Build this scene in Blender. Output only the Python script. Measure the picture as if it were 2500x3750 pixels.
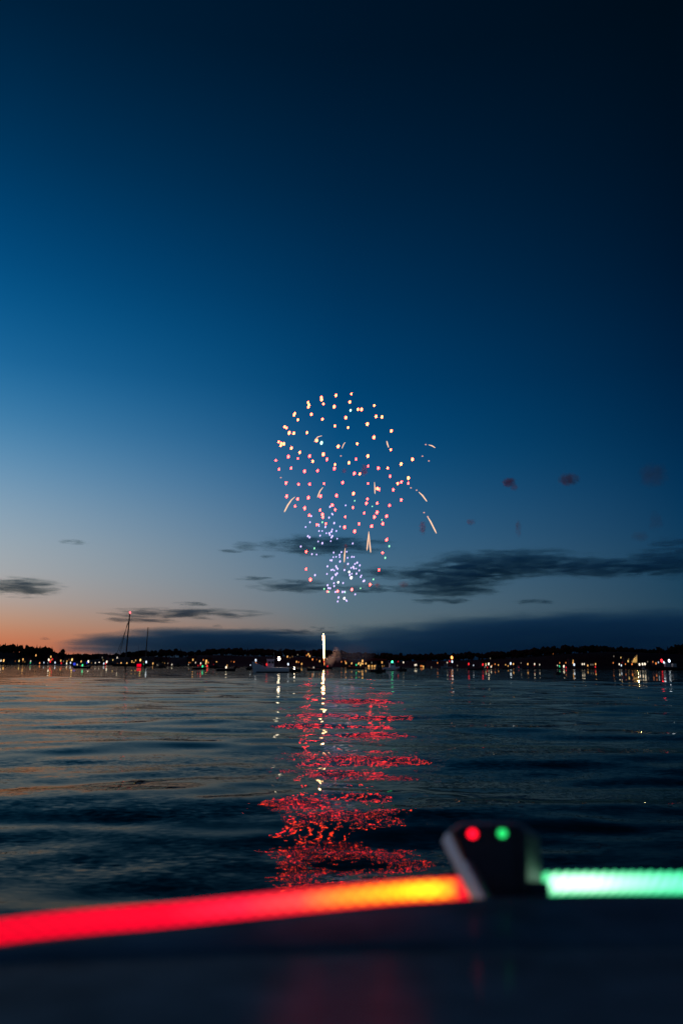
import bpy, bmesh, math, random
import numpy as np
from mathutils import Vector, Matrix, noise, Euler

rnd = random.Random(7)
scene = bpy.context.scene
for o in list(bpy.data.objects):
    bpy.data.objects.remove(o, do_unlink=True)
COL = scene.collection

# ---------------------------------------------------------------- camera
FPX = 2917.0                       # focal length in pixels of the 2500 x 3750 frame
CAM_H = 1.5
PITCH = math.atan(560.0 / FPX)
ROLL = math.radians(0.43)
cam = bpy.data.cameras.new("camera")
cam.sensor_fit = 'VERTICAL'
cam.sensor_height = 36.0
cam.sensor_width = 24.0
cam.lens = 28.0
cam.clip_start = 0.02
cam.clip_end = 60000
cam.dof.use_dof = True
cam.dof.focus_distance = 260.0
cam.dof.aperture_fstop = 2.6
cam_ob = bpy.data.objects.new("camera", cam)
COL.objects.link(cam_ob)
CAM_R = Matrix.Rotation(math.pi / 2 + PITCH, 3, 'X') @ Matrix.Rotation(ROLL, 3, 'Z')
cam_ob.matrix_world = Matrix.Translation((0, 0, CAM_H)) @ CAM_R.to_4x4()
scene.camera = cam_ob


def at(x, y, dist):
    """World point seen at photo pixel (x, y) that stands `dist` metres ahead (along +Y)."""
    d = CAM_R @ Vector(((x - 1250) / FPX, (1875 - y) / FPX, -1.0))
    d = d * (dist / d.y)
    return Vector((d.x, d.y, d.z + CAM_H))


def horizon(x):
    return 2435 + (x - 1250) * math.tan(ROLL)


def lin(c):
    c = c / 255.0
    return c / 12.92 if c <= 0.04045 else ((c + 0.055) / 1.055) ** 2.4


def srgb(r, g, b):
    return (lin(r), lin(g), lin(b), 1.0)


# ---------------------------------------------------------------- world: dusk sky
world = bpy.data.worlds.new("World")
scene.world = world
world.use_nodes = True
wt = world.node_tree
wt.nodes.clear()


def wn(kind, **kw):
    n = wt.nodes.new(kind)
    for k, v in kw.items():
        setattr(n, k, v)
    return n


def wmath(op, a, b=None, clamp=False):
    n = wn('ShaderNodeMath', operation=op, use_clamp=clamp)
    for i, v in enumerate((a, b)):
        if v is None:
            continue
        if isinstance(v, (int, float)):
            n.inputs[i].default_value = v
        else:
            wt.links.new(v, n.inputs[i])
    return n.outputs[0]


SUNSET_AZ = math.radians(-42)      # the sun has set beyond the left-hand shore
tc = wn('ShaderNodeTexCoord')
sep = wn('ShaderNodeSeparateXYZ')
wt.links.new(tc.outputs['Generated'], sep.inputs[0])
X, Y, Z = sep.outputs
elev = wmath('MULTIPLY', wmath('ARCSINE', Z), 180 / math.pi / 60.0, True)
sdot = wmath('ADD', wmath('MULTIPLY', X, math.sin(SUNSET_AZ)), wmath('MULTIPLY', Y, math.cos(SUNSET_AZ)))
scrs = wmath('SUBTRACT', wmath('MULTIPLY', X, math.cos(SUNSET_AZ)), wmath('MULTIPLY', Y, math.sin(SUNSET_AZ)))
delta = wmath('MULTIPLY', wmath('ABSOLUTE', wmath('ARCTAN2', scrs, sdot)), 180 / math.pi)


def sky_ramp(stops):
    n = wn('ShaderNodeValToRGB')
    cr = n.color_ramp
    cr.interpolation = 'B_SPLINE'
    while len(cr.elements) < len(stops):
        cr.elements.new(0.5)
    for e, (deg, col) in zip(cr.elements, stops):
        e.position = deg / 60.0
    for e, (deg, col) in zip(cr.elements, stops):
        e.color = srgb(*col)
    wt.links.new(elev, n.inputs[0])
    return n.outputs[0]


SKY_SUN = [(0, (206, 96, 60)), (1.4, (204, 120, 80)), (2.6, (196, 146, 114)), (4.0, (180, 162, 152)), (6.0, (168, 172, 174)),
           (9.0, (146, 168, 184)), (12.5, (104, 150, 184)), (16, (60, 127, 172)), (20, (18, 101, 155)), (26, (0, 73, 124)),
           (33, (0, 49, 86)), (41, (0, 28, 53)), (60, (0, 13, 27))]
SKY_MID = [(0, (98, 97, 95)), (1.4, (100, 101, 101)), (2.6, (98, 110, 115)), (4.0, (90, 114, 128)), (6.0, (80, 112, 134)),
           (9.0, (58, 104, 138)), (12.5, (28, 90, 134)), (16, (4, 76, 124)), (20, (0, 64, 110)), (26, (0, 49, 88)),
           (33, (0, 33, 62)), (41, (0, 20, 40)), (60, (0, 10, 21))]
SKY_FAR = [(0, (28, 50, 64)), (1.6, (30, 54, 70)), (3.0, (27, 58, 78)), (4.6, (22, 60, 84)), (7, (14, 58, 87)),
           (9.5, (4, 52, 87)), (12.5, (0, 45, 81)), (16, (0, 37, 70)), (20, (0, 30, 60)), (26, (0, 21, 44)),
           (33, (0, 16, 33)), (41, (0, 12, 24)), (60, (0, 8, 17))]
# the pale anti-twilight arch behind the viewer
SKY_ANTI = [(0, (78, 86, 98)), (3.0, (90, 96, 108)), (7, (84, 96, 116)), (12.5, (56, 82, 112)), (20, (28, 58, 92)), (33, (6, 32, 60)), (60, (0, 11, 25))]
f1 = wmath('DIVIDE', wmath('SUBTRACT', delta, 17.0), 25.0, True)
f2 = wmath('DIVIDE', wmath('SUBTRACT', delta, 42.0), 25.0, True)
f3 = wmath('DIVIDE', wmath('SUBTRACT', delta, 70.0), 70.0, True)


def wmix(f, a, b):
    n = wn('ShaderNodeMix', data_type='RGBA')
    wt.links.new(f, n.inputs[0])
    wt.links.new(a, n.inputs[6])
    wt.links.new(b, n.inputs[7])
    return n.outputs[2]


sky_col = wmix(f3, wmix(f2, wmix(f1, sky_ramp(SKY_SUN), sky_ramp(SKY_MID)), sky_ramp(SKY_FAR)), sky_ramp(SKY_ANTI))
bg = wn('ShaderNodeBackground')
bg.inputs['Strength'].default_value = 1.0
wt.links.new(sky_col, bg.inputs['Color'])
wout = wn('ShaderNodeOutputWorld')
wt.links.new(bg.outputs[0], wout.inputs['Surface'])

# ---------------------------------------------------------------- exposure and engine
scene.view_settings.view_transform = 'Standard'
scene.view_settings.look = 'None'
scene.view_settings.exposure = 0.0
scene.view_settings.gamma = 1.0
scene.render.engine = 'CYCLES'
cy = scene.cycles
cy.use_denoising = True
try:
    cy.denoiser = 'OPENIMAGEDENOISE'
    cy.denoising_input_passes = 'RGB_ALBEDO_NORMAL'
except Exception:
    pass
cy.max_bounces = 6
cy.diffuse_bounces = 2
cy.glossy_bounces = 3
cy.transmission_bounces = 2
cy.transparent_max_bounces = 24
cy.volume_bounces = 2
cy.volume_max_steps = 64
cy.blur_glossy = 0.0
cy.sample_clamp_indirect = 60.0
cy.sample_clamp_direct = 0.0
cy.use_light_tree = True


# ================================================================ helpers
def material(name):
    m = bpy.data.materials.new(name)
    m.use_nodes = True
    m.node_tree.nodes.clear()
    out = m.node_tree.nodes.new('ShaderNodeOutputMaterial')
    return m, m.node_tree, out


def paint(name, col, rough=0.5, spec=0.5, metallic=0.0, vary=0.25, scale=3.0, bump=0.0, coat=0.0):
    """Principled surface whose colour wanders a little (wear, dirt, grain)."""
    m, nt, out = material(name)
    b = nt.nodes.new('ShaderNodeBsdfPrincipled')
    g = nt.nodes.new('ShaderNodeNewGeometry')
    n = nt.nodes.new('ShaderNodeTexNoise')
    n.inputs['Scale'].default_value = scale
    n.inputs['Detail'].default_value = 5
    nt.links.new(g.outputs['Position'], n.inputs['Vector'])
    r = nt.nodes.new('ShaderNodeValToRGB')
    r.color_ramp.elements[0].position = 0.3
    r.color_ramp.elements[1].position = 0.7
    r.color_ramp.elements[0].color = (*[c * (1 - vary) for c in col[:3]], 1)
    r.color_ramp.elements[1].color = (*[min(1, c * (1 + vary)) for c in col[:3]], 1)
    nt.links.new(n.outputs['Fac'], r.inputs[0])
    nt.links.new(r.outputs[0], b.inputs['Base Color'])
    b.inputs['Roughness'].default_value = rough
    b.inputs['Specular IOR Level'].default_value = spec
    b.inputs['Metallic'].default_value = metallic
    b.inputs['Coat Weight'].default_value = coat
    if bump:
        bp = nt.nodes.new('ShaderNodeBump')
        bp.inputs['Strength'].default_value = bump
        bp.inputs['Distance'].default_value = 0.01
        nt.links.new(n.outputs['Fac'], bp.inputs['Height'])
        nt.links.new(bp.outputs[0], b.inputs['Normal'])
    nt.links.new(b.outputs[0], out.inputs['Surface'])
    return m


_glow = {}


def glow(col, strength):
    """A light source: lamp, flame or burning star."""
    key = (tuple(round(c, 3) for c in col), round(strength, 3))
    if key not in _glow:
        m, nt, out = material("light_%d" % len(_glow))
        e = nt.nodes.new('ShaderNodeEmission')
        e.inputs['Color'].default_value = (*col, 1)
        e.inputs['Strength'].default_value = strength
        nt.links.new(e.outputs[0], out.inputs['Surface'])
        _glow[key] = m
    return _glow[key]


def mesh_obj(name, verts, faces, mat, parent=None, smooth=False):
    me = bpy.data.meshes.new(name)
    me.from_pydata([tuple(v) for v in verts], [], faces)
    me.update()
    if smooth:
        me.shade_smooth()
    if mat:
        me.materials.append(mat)
    o = bpy.data.objects.new(name, me)
    COL.objects.link(o)
    if parent is not None:
        o.parent = parent
    return o


def thing(name, label, cat, loc, rotz=0.0, group=None):
    o = bpy.data.objects.new(name, None)
    o.empty_display_size = 0.2
    o.location = loc
    o.rotation_euler = (0, 0, rotz)
    COL.objects.link(o)
    tag(o, label, cat, group)
    return o


def tag(o, label=None, cat=None, group=None, kind=None):
    if label:
        o['label'] = label
    if cat:
        o['category'] = cat
    if group:
        o['group'] = group
    if kind:
        o['kind'] = kind
    return o


class MB:
    """Collects shapes of ONE part."""

    def __init__(self):
        self.v, self.f = [], []

    def add(self, verts, faces):
        k = len(self.v)
        self.v += [Vector(p) for p in verts]
        self.f += [tuple(i + k for i in f) for f in faces]
        return self

    def box(self, c, s, taper=1.0):
        cx, cy_, cz = c
        x, y, z = s[0] / 2, s[1] / 2, s[2] / 2
        t = taper
        vs = [(cx - x, cy_ - y, cz - z), (cx + x, cy_ - y, cz - z), (cx + x, cy_ + y, cz - z), (cx - x, cy_ + y, cz - z),
              (cx - x * t, cy_ - y * t, cz + z), (cx + x * t, cy_ - y * t, cz + z), (cx + x * t, cy_ + y * t, cz + z), (cx - x * t, cy_ + y * t, cz + z)]
        return self.add(vs, [(0, 3, 2, 1), (4, 5, 6, 7), (0, 1, 5, 4), (1, 2, 6, 5), (2, 3, 7, 6), (3, 0, 4, 7)])

    def tube(self, pts, rad, n=8, cap=True):
        pts = [Vector(p) for p in pts]
        if not hasattr(rad, '__len__'):
            rad = [rad] * len(pts)
        vs, fs = [], []
        for i, p in enumerate(pts):
            d = (pts[min(i + 1, len(pts) - 1)] - pts[max(i - 1, 0)]).normalized()
            a = d.orthogonal().normalized() if i == 0 else (a - d * a.dot(d)).normalized()
            b = d.cross(a)
            for k in range(n):
                t = 2 * math.pi * k / n
                vs.append(p + (a * math.cos(t) + b * math.sin(t)) * rad[i])
        for i in range(len(pts) - 1):
            for k in range(n):
                fs.append((i * n + k, i * n + (k + 1) % n, (i + 1) * n + (k + 1) % n, (i + 1) * n + k))
        if cap:
            fs.append(tuple(range(n - 1, -1, -1)))
            fs.append(tuple(range((len(pts) - 1) * n, len(pts) * n)))
        return self.add(vs, fs)

    def ball(self, c, r, seg=10, ring=6, sq=(1, 1, 1)):
        c = Vector(c)
        vs = [c + Vector((0, 0, r * sq[2]))]
        for i in range(1, ring):
            th = math.pi * i / ring
            for k in range(seg):
                ph = 2 * math.pi * k / seg
                vs.append(c + Vector((r * sq[0] * math.sin(th) * math.cos(ph), r * sq[1] * math.sin(th) * math.sin(ph), r * sq[2] * math.cos(th))))
        vs.append(c - Vector((0, 0, r * sq[2])))
        fs = [(0, 1 + k, 1 + (k + 1) % seg) for k in range(seg)]
        for i in range(ring - 2):
            for k in range(seg):
                a = 1 + i * seg
                fs.append((a + k, a + seg + k, a + seg + (k + 1) % seg, a + (k + 1) % seg))
        a = 1 + (ring - 2) * seg
        fs += [(a + k, len(vs) - 1, a + (k + 1) % seg) for k in range(seg)]
        return self.add(vs, fs)

    def build(self, name, mat, parent=None, smooth=False):
        return mesh_obj(name, self.v, self.f, mat, parent, smooth)


def ordinal(n):
    w = ['first', 'second', 'third', 'fourth', 'fifth', 'sixth', 'seventh', 'eighth', 'ninth', 'tenth', 'eleventh', 'twelfth',
         'thirteenth', 'fourteenth', 'fifteenth', 'sixteenth', 'seventeenth', 'eighteenth', 'nineteenth', 'twentieth']
    return w[n - 1] if n <= 20 else str(n) + 'th'


# ================================================================ water
def water_material():
    m, nt, out = material("sea_water")
    L = nt.links.new
    body = nt.nodes.new('ShaderNodeBsdfDiffuse')
    body.inputs['Color'].default_value = (0.001, 0.004, 0.006, 1)
    b = nt.nodes.new('ShaderNodeBsdfGlossy')
    b.inputs['Color'].default_value = (0.92, 0.90, 0.80, 1)
    b.inputs['Roughness'].default_value = 0.012
    fr = nt.nodes.new('ShaderNodeFresnel')
    fr.inputs['IOR'].default_value = 1.19
    mixs = nt.nodes.new('ShaderNodeMixShader')
    geo = nt.nodes.new('ShaderNodeNewGeometry')

    def slopes(sx, sy, detail, amp, rough=0.55, dist=0.0):
        mp = nt.nodes.new('ShaderNodeMapping')
        mp.inputs['Scale'].default_value = (sx, sy, 1.0)
        mp.inputs['Rotation'].default_value = (0, 0, rnd.uniform(-0.25, 0.25))
        mp.inputs['Location'].default_value = (rnd.uniform(0, 50), rnd.uniform(0, 50), 0)
        L(geo.outputs['Position'], mp.inputs['Vector'])
        t = nt.nodes.new('ShaderNodeTexNoise')
        t.inputs['Scale'].default_value = 1.0
        t.inputs['Detail'].default_value = detail
        t.inputs['Roughness'].default_value = rough
        t.inputs['Distortion'].default_value = dist
        L(mp.outputs[0], t.inputs['Vector'])
        s = nt.nodes.new('ShaderNodeVectorMath')
        s.operation = 'SUBTRACT'
        L(t.outputs['Color'], s.inputs[0])
        s.inputs[1].default_value = (0.5, 0.5, 0.5)
        k = nt.nodes.new('ShaderNodeVectorMath')
        k.operation = 'MULTIPLY'
        L(s.outputs[0], k.inputs[0])
        k.inputs[1].default_value = (amp * 0.8, amp, 0.0)
        return k.outputs[0]

    def add(a, c):
        s = nt.nodes.new('ShaderNodeVectorMath')
        s.operation = 'ADD'
        L(a, s.inputs[0])
        L(c, s.inputs[1])
        return s.outputs[0]

    # patches of calm and of ripple
    pt = nt.nodes.new('ShaderNodeTexNoise')
    pm = nt.nodes.new('ShaderNodeMapping')
    pm.inputs['Scale'].default_value = (0.16, 0.55, 1)
    L(geo.outputs['Position'], pm.inputs['Vector'])
    L(pm.outputs[0], pt.inputs['Vector'])
    pt.inputs['Scale'].default_value = 1.0
    pt.inputs['Detail'].default_value = 3
    pr = nt.nodes.new('ShaderNodeMapRange')
    pr.inputs['From Min'].default_value = 0.36
    pr.inputs['From Max'].default_value = 0.62
    pr.inputs['To Min'].default_value = 0.12
    pr.inputs['To Max'].default_value = 1.3
    L(pt.outputs['Fac'], pr.inputs['Value'])
    fine = add(slopes(2.2, 6.0, 1, 0.07, 0.5), slopes(9, 18, 1, 0.175, 0.5, 0.5))
    fs = nt.nodes.new('ShaderNodeVectorMath')
    fs.operation = 'SCALE'
    L(fine, fs.inputs[0])
    L(pr.outputs[0], fs.inputs['Scale'])
    tot = add(fs.outputs[0], slopes(0.35, 1.0, 2, 0.085))
    tot = add(tot, geo.outputs['Normal'])
    nrm = nt.nodes.new('ShaderNodeVectorMath')
    nrm.operation = 'NORMALIZE'
    L(tot, nrm.inputs[0])
    L(nrm.outputs[0], b.inputs['Normal'])
    L(nrm.outputs[0], fr.inputs['Normal'])
    pw = nt.nodes.new('ShaderNodeMath')
    pw.operation = 'POWER'
    L(fr.outputs[0], pw.inputs[0])
    pw.inputs[1].default_value = 1.38
    L(pw.outputs[0], mixs.inputs[0])
    L(body.outputs[0], mixs.inputs[1])
    L(b.outputs[0], mixs.inputs[2])
    L(mixs.outputs[0], out.inputs['Surface'])
    return m


def build_water():
    rg = np.random.default_rng(3)
    rad = [1.2]
    while rad[-1] < 90:
        rad.append(rad[-1] * 1.0125 + 0.006)
    while rad[-1] < 14000:
        rad.append(rad[-1] * 1.09)
    rad = np.array(rad)
    ang = np.concatenate([np.radians(np.linspace(-38, 38, 460)), np.radians(np.linspace(38, 322, 72))[1:-1]])
    A, Rr = np.meshgrid(ang, rad, indexing='ij')
    x = np.sin(A) * Rr
    y = np.cos(A) * Rr
    z = np.zeros_like(x)
    for lam in np.geomspace(0.45, 6.5, 40):
        th = rg.normal(0.08, 0.36)                 # crests lie roughly across the view
        k = 2 * math.pi / lam
        amp = 0.0090 * lam / 3 ** 0.5 * rg.uniform(0.5, 1.3) / 2.2
        fade = np.clip((lam * 26 - Rr) / (lam * 12), 0, 1)
        ph = rg.uniform(0, 6.28)
        wob = 0.7 * np.sin(x * k * 0.23 + ph * 3) + 0.6 * np.sin(y * k * 0.17 + ph * 5)
        z += amp * fade * np.sin(k * (x * math.sin(th) + y * math.cos(th)) + ph + wob)
    na, nr = x.shape
    verts = np.stack([x.ravel(), y.ravel(), z.ravel()], 1)
    i = np.arange(na)[:, None]
    j = np.arange(nr - 1)[None, :]
    i2 = (i + 1) % na
    faces = np.stack([i * nr + j, i * nr + j + 1, i2 * nr + j + 1, i2 * nr + j], -1).reshape(-1, 4)
    faces = faces[:, ::-1]
    me = bpy.data.meshes.new("water")
    me.vertices.add(len(verts))
    me.vertices.foreach_set("co", verts.astype(np.float32).ravel())
    me.loops.add(faces.size)
    me.loops.foreach_set("vertex_index", faces.astype(np.int32).ravel())
    me.polygons.add(len(faces))
    me.polygons.foreach_set("loop_start", np.arange(0, faces.size, 4, dtype=np.int32))
    me.update(calc_edges=True)
    me.validate()
    me.shade_smooth()
    # make sure the faces look up
    if me.polygons[0].normal.z < 0:
        me.flip_normals()
    me.materials.append(water_material())
    o = bpy.data.objects.new("water", me)
    COL.objects.link(o)
    o['kind'] = 'structure'
    o['label'] = 'dark rippled harbour water reflecting the dusk sky'


build_water()

# ================================================================ far shore
SHORE, RIDGE = 620.0, 800.0
SKYLINE = [(-900, 2372), (-500, 2366), (-200, 2360), (0, 2361), (70, 2363), (115, 2362), (150, 2371), (165, 2363), (200, 2370), (235, 2376),
           (255, 2388), (300, 2391), (400, 2394), (450, 2394), (500, 2389), (560, 2382), (620, 2381), (650, 2379), (750, 2384), (800, 2376),
           (850, 2375), (900, 2376), (1000, 2378), (1100, 2379), (1180, 2381), (1240, 2384), (1300, 2390), (1400, 2393), (1500, 2395),
           (1600, 2393), (1700, 2389), (1800, 2386), (1850, 2384), (1950, 2374), (2050, 2367), (2100, 2365), (2200, 2369), (2300, 2375),
           (2350, 2381), (2400, 2376), (2420, 2370), (2480, 2359), (2600, 2352), (2900, 2358), (3400, 2370)]


def sky_y(px):
    for (a, ya), (b, yb) in zip(SKYLINE, SKYLINE[1:]):
        if a <= px <= b:
            return ya + (yb - ya) * (px - a) / (b - a)
    return SKYLINE[0][1] if px < SKYLINE[0][0] else SKYLINE[-1][1]


def px_of(x, y):
    return 1250 + FPX * x / (y * 1.018)


def top_at(x, y):
    """Height of the wood's outline over world (x, y)."""
    p = px_of(x, y)
    return CAM_H + (horizon(p) - sky_y(p)) / FPX * y * 1.035


def ground_z(x, y):
    t = min(1, max(0, (y - SHORE) / 75))
    t = t * t * (3 - 2 * t)
    h = max(2.0, top_at(x, RIDGE) - 9.0)
    n = noise.noise((x * 0.02, y * 0.02, 0)) * 0.8
    return -0.4 + t * (h + n) + min(1.0, max(0, (y - SHORE + 4) / 10)) * 0.7


M_LAND = paint("dark_hillside", (0.012, 0.015, 0.010), 0.95, 0.1, scale=0.08, vary=0.5)
xs = np.linspace(-760, 760, 190)
ys = np.concatenate([np.linspace(600, 700, 34), np.linspace(705, 1000, 24), [1400, 2500, 6000]])
gv = [(x * (1 if y < 1100 else y / 1000), y, (ground_z(x, y) if y <= 1000 else ground_z(x, 1000) - 3)) for y in ys for x in xs]
nx = len(xs)
gf = [(j * nx + i, j * nx + i + 1, (j + 1) * nx + i + 1, (j + 1) * nx + i) for j in range(len(ys) - 1) for i in range(nx - 1)]
land = mesh_obj("hillside", gv, gf, M_LAND, smooth=True)
tag(land, label='low black wooded hillside along the far shore', kind='structure')

M_LEAF = paint("dark_foliage", (0.012, 0.018, 0.011), 0.9, 0.05, scale=0.6, vary=0.5)
M_BARK = paint("bark", (0.06, 0.045, 0.035), 0.9, 0.2, scale=2.0, vary=0.4)


def conifer(base, h, w, r, mb, tiers=6):
    bx, by, bz = base
    for i in range(tiers):
        z0 = bz + h * (0.10 + 0.86 * i / tiers)
        z1 = bz + h * min(1.0, 0.10 + 0.86 * (i + 1.75) / tiers)
        rr = w * (1 - i / (tiers + 0.4)) * r.uniform(0.8, 1.12)
        n = 8
        vs = [(bx, by, z1)]
        a0 = r.uniform(0, 6.28)
        for k in range(n):
            a = a0 + 2 * math.pi * k / n
            q = rr * (1.0 if k % 2 == 0 else 0.62) * r.uniform(0.8, 1.15)
            vs.append((bx + q * math.cos(a), by + q * math.sin(a), z0 - (0.05 * h if k % 2 == 0 else 0) * r.uniform(0.4, 1)))
        vs.append((bx, by, z0 + 0.05 * h))
        fs = [(0, 1 + k, 1 + (k + 1) % n) for k in range(n)] + [(n + 1, 1 + (k + 1) % n, 1 + k) for k in range(n)]
        mb.add(vs, fs)


ICO = bmesh.new()
bmesh.ops.create_icosphere(ICO, subdivisions=1, radius=1)
ICO_V = [v.co.copy() for v in ICO.verts]
ICO_F = [tuple(v.index for v in f.verts) for f in ICO.faces]
ICO.free()


def broadleaf(base, h, w, r, mb):
    bx, by, bz = base
    for _ in range(6):
        c = Vector((bx + r.uniform(-w, w) * 0.6, by + r.uniform(-w, w) * 0.6, bz + h * r.uniform(0.45, 0.82)))
        s = w * r.uniform(0.34, 0.62)
        s = min(s, (bz + h - c.z) / 0.9 + 0.3)
        o = Vector((r.uniform(0, 99), r.uniform(0, 99), r.uniform(0, 99)))
        mb.add([c + p * s * (1 + 0.42 * noise.noise(p * 1.9 + o)) for p in ICO_V], ICO_F)
    mb.tube([(bx, by, bz - 0.5), (bx, by, bz + h * 0.55)], [0.25, 0.12], 5)


def build_forest():
    r = random.Random(21)
    mb = MB()
    for i in range(1500):
        y = r.uniform(704, 830)
        x = r.uniform(-0.62, 0.62) * y
        g = ground_z(x, y)
        p = px_of(x, y)
        top = top_at(x, y) * r.uniform(0.78, 1.04)
        h = max(4.0, top - g)
        if r.random() < (0.5 if p < 330 else 0.2):
            conifer((x, y, g - 0.3), h * r.uniform(0.9, 1.1), h * r.uniform(0.2, 0.3), r, mb, 5)
        else:
            broadleaf((x, y, g - 0.3), h * r.uniform(0.86, 1.02), h * r.uniform(0.34, 0.5), r, mb)
    o = mb.build("forest", M_LEAF)
    tag(o, 'black wood of mixed trees covering the far hillside', 'woods', kind='stuff')


build_forest()


def single_tree(px, ytop, kind, label, y=696.0, wf=0.24):
    p = at(px, ytop, y)
    g = ground_z(p.x, y)
    h = p.z - g
    t = thing('pine_tree' if kind == 'c' else 'broadleaf_tree', label, 'tree', (p.x, y, g), 0, 'trees that stand out of the far skyline')
    tr = MB().tube([(0, 0, -0.5), (0.1, 0, h * 0.5), (0, 0, h * 0.93)], [0.34, 0.2, 0.05], 7).build('trunk', M_BARK, t)
    r = random.Random(int(px))
    mb = MB()
    if kind == 'c':
        conifer((0, 0, 0), h, h * wf, r, mb, 8)
    else:
        for _ in range(9):
            c = Vector((r.uniform(-1, 1) * h * wf, r.uniform(-1, 1) * h * wf, h * r.uniform(0.42, 0.84)))
            s = min(h * r.uniform(0.12, 0.2), h - c.z)
            o = Vector((r.uniform(0, 99), 3, r.uniform(0, 99)))
            mb.add([c + q * s * (1 + 0.5 * noise.noise(q * 2.2 + o)) for q in ICO_V], ICO_F)
    mb.build('crown', M_LEAF, t)


single_tree(98, 2358, 'c', 'pointed pine on the far shore, leftmost one rising clear of the wood')
single_tree(137, 2359, 'c', 'narrow pine standing alone in a dip of the far skyline', wf=0.15)
single_tree(167, 2362, 'c', 'broad pine just past the dip in the skyline', wf=0.3)
single_tree(192, 2366, 'c', 'slim pine beside the broad pine past the dip', wf=0.18)
single_tree(222, 2372, 'b', 'round tree where the left wood steps down', wf=0.26)
single_tree(486, 2383, 'c', 'small pine between the two masts of the ketch', wf=0.18)
single_tree(815, 2372, 'b', 'round tree topping the skyline left of the white fishing boat', wf=0.28)
single_tree(908, 2371, 'c', 'pointed tree directly above the bow of the white fishing boat', wf=0.22)
single_tree(2412, 2367, 'b', 'round tree where the skyline steps up above the dark barge', wf=0.3)
single_tree(2482, 2356, 'b', 'tallest round tree at the right end of the skyline', wf=0.32)

# ================================================================ boats
M_WHITE = paint("white_gelcoat", (0.86, 0.87, 0.86), 0.4, 0.5, vary=0.06, scale=1.5)
M_GREYHULL = paint("grey_gelcoat", (0.28, 0.32, 0.34), 0.45, 0.5, vary=0.15, scale=1.5)
M_DARKHULL = paint("dark_hull_paint", (0.012, 0.014, 0.018), 0.6, 0.3, vary=0.3, scale=1.0)
M_BOOT = paint("bottom_paint", (0.012, 0.013, 0.016), 0.7, 0.2, scale=1.0)
M_GLASS = paint("dark_window_glass", (0.006, 0.008, 0.01), 0.08, 0.5, vary=0.1)
M_SPAR = paint("dark_spar", (0.03, 0.032, 0.036), 0.5, 0.4, vary=0.2)
M_WIRE = paint("rigging_wire", (0.05, 0.05, 0.055), 0.5, 0.4, vary=0.2)
M_POLE = paint("painted_pole", (0.04, 0.042, 0.045), 0.6, 0.3, vary=0.25)
M_RUBBER = paint("dinghy_rubber", (0.02, 0.022, 0.026), 0.6, 0.35, vary=0.25)

LAMP_COL = {
    'W': ((1.0, 0.86, 0.66), 'white'), 'B': ((0.05, 0.09, 1.0), 'blue'), 'A': ((1.0, 0.50, 0.14), 'amber'), 'Y': ((1.0, 0.66, 0.20), 'yellow'),
    'O': ((1.0, 0.30, 0.07), 'orange'), 'R': ((1.0, 0.025, 0.035), 'red'), 'G': ((0.06, 1.0, 0.42), 'green'), 'C': ((0.72, 0.84, 1.0), 'cool white')}
# size code: half width, half height in photo pixels, emission strength
LAMP_SIZE = {'d': (1.7, 3.0, 0.16), 's': (2.0, 3.3, 0.6), 'n': (2.3, 4.0, 0.95), 'b': (3.0, 5.0, 1.3), 'h': (4.0, 6.2, 3.6), 'H': (4.6, 7.0, 16.0)}


def lamp_mesh(parent, pos, dist, col, size, name='lamp'):
    """A lantern: upright glass capsule; pos is local to parent."""
    hw, hh, st = LAMP_SIZE[size]
    c = LAMP_COL[col][0]
    if col in 'RG' and size not in 'hH':
        st *= 0.75
    if col == 'B':
        st *= 0.5
    mb = MB().ball((0, 0, 0), 1.0, 8, 6, (hw * dist / FPX, hw * dist / FPX, hh * dist / FPX))
    o = mb.build(name, glow(c, st), parent, True)
    o.location = pos
    o.rotation_euler = (0, 0.12, 0)
    return o


def hull_mesh(mb, L, B, free, bow_up=1.4, n=12, draft=0.35):
    """Boat hull along local x, bow at +L/2, waterline z = 0."""
    rows = []
    for i in range(n + 1):
        t = i / n
        x = -L / 2 + L * t
        b = B / 2 * (0.86 + 0.14 * math.sin(min(1, t / 0.45) * math.pi / 2)) * (1 - max(0, (t - 0.45) / 0.55) ** 2.3)
        b = max(b, 0.015)
        s = free * (1 + (bow_up - 1) * max(0, (t - 0.25) / 0.75) ** 1.8)
        flare = 0.72 + 0.2 * (1 - t)
        rake = 0.09 * L * max(0, (t - 0.7) / 0.3)
        rows.append([(x - rake * 0.9, 0, -draft * (1 - 0.7 * t ** 4)), (x - rake * 0.5, b * flare * 0.8, -0.05), (x - rake * 0.2, b * 0.95, s * 0.55), (x, b, s),
                     (x, b * 0.9, s + 0.02), (x, 0, s + 0.05)])
    vs, fs = [], []
    m = 6
    full = 2 * m - 2
    for r_ in rows:
        vs += r_
        vs += [(p[0], -p[1], p[2]) for p in reversed(r_[1:-1])]
    for i in range(n):
        for k in range(full):
            a, b_ = i * full + k, i * full + (k + 1) % full
            fs.append((a, a + full, b_ + full, b_))
    fs.append(tuple(range(full)))
    fs.append(tuple(range(n * full + full - 1, n * full - 1, -1)))
    mb.add(vs, fs)


def add_light(t, inv, world_pos, col, size, dist, deck):
    """Lamp on its own slim pole over the deck of boat t."""
    lp = inv @ world_pos
    l = lamp_mesh(t, lp, dist, col, size)
    base = min(deck, lp.z - 0.2)
    if lp.z - base > 0.5:
        MB().tube([(lp.x, lp.y + 0.02, base), (lp.x, lp.y + 0.02, lp.z)], 0.05, 6).build('light_pole', M_POLE, t)


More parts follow.
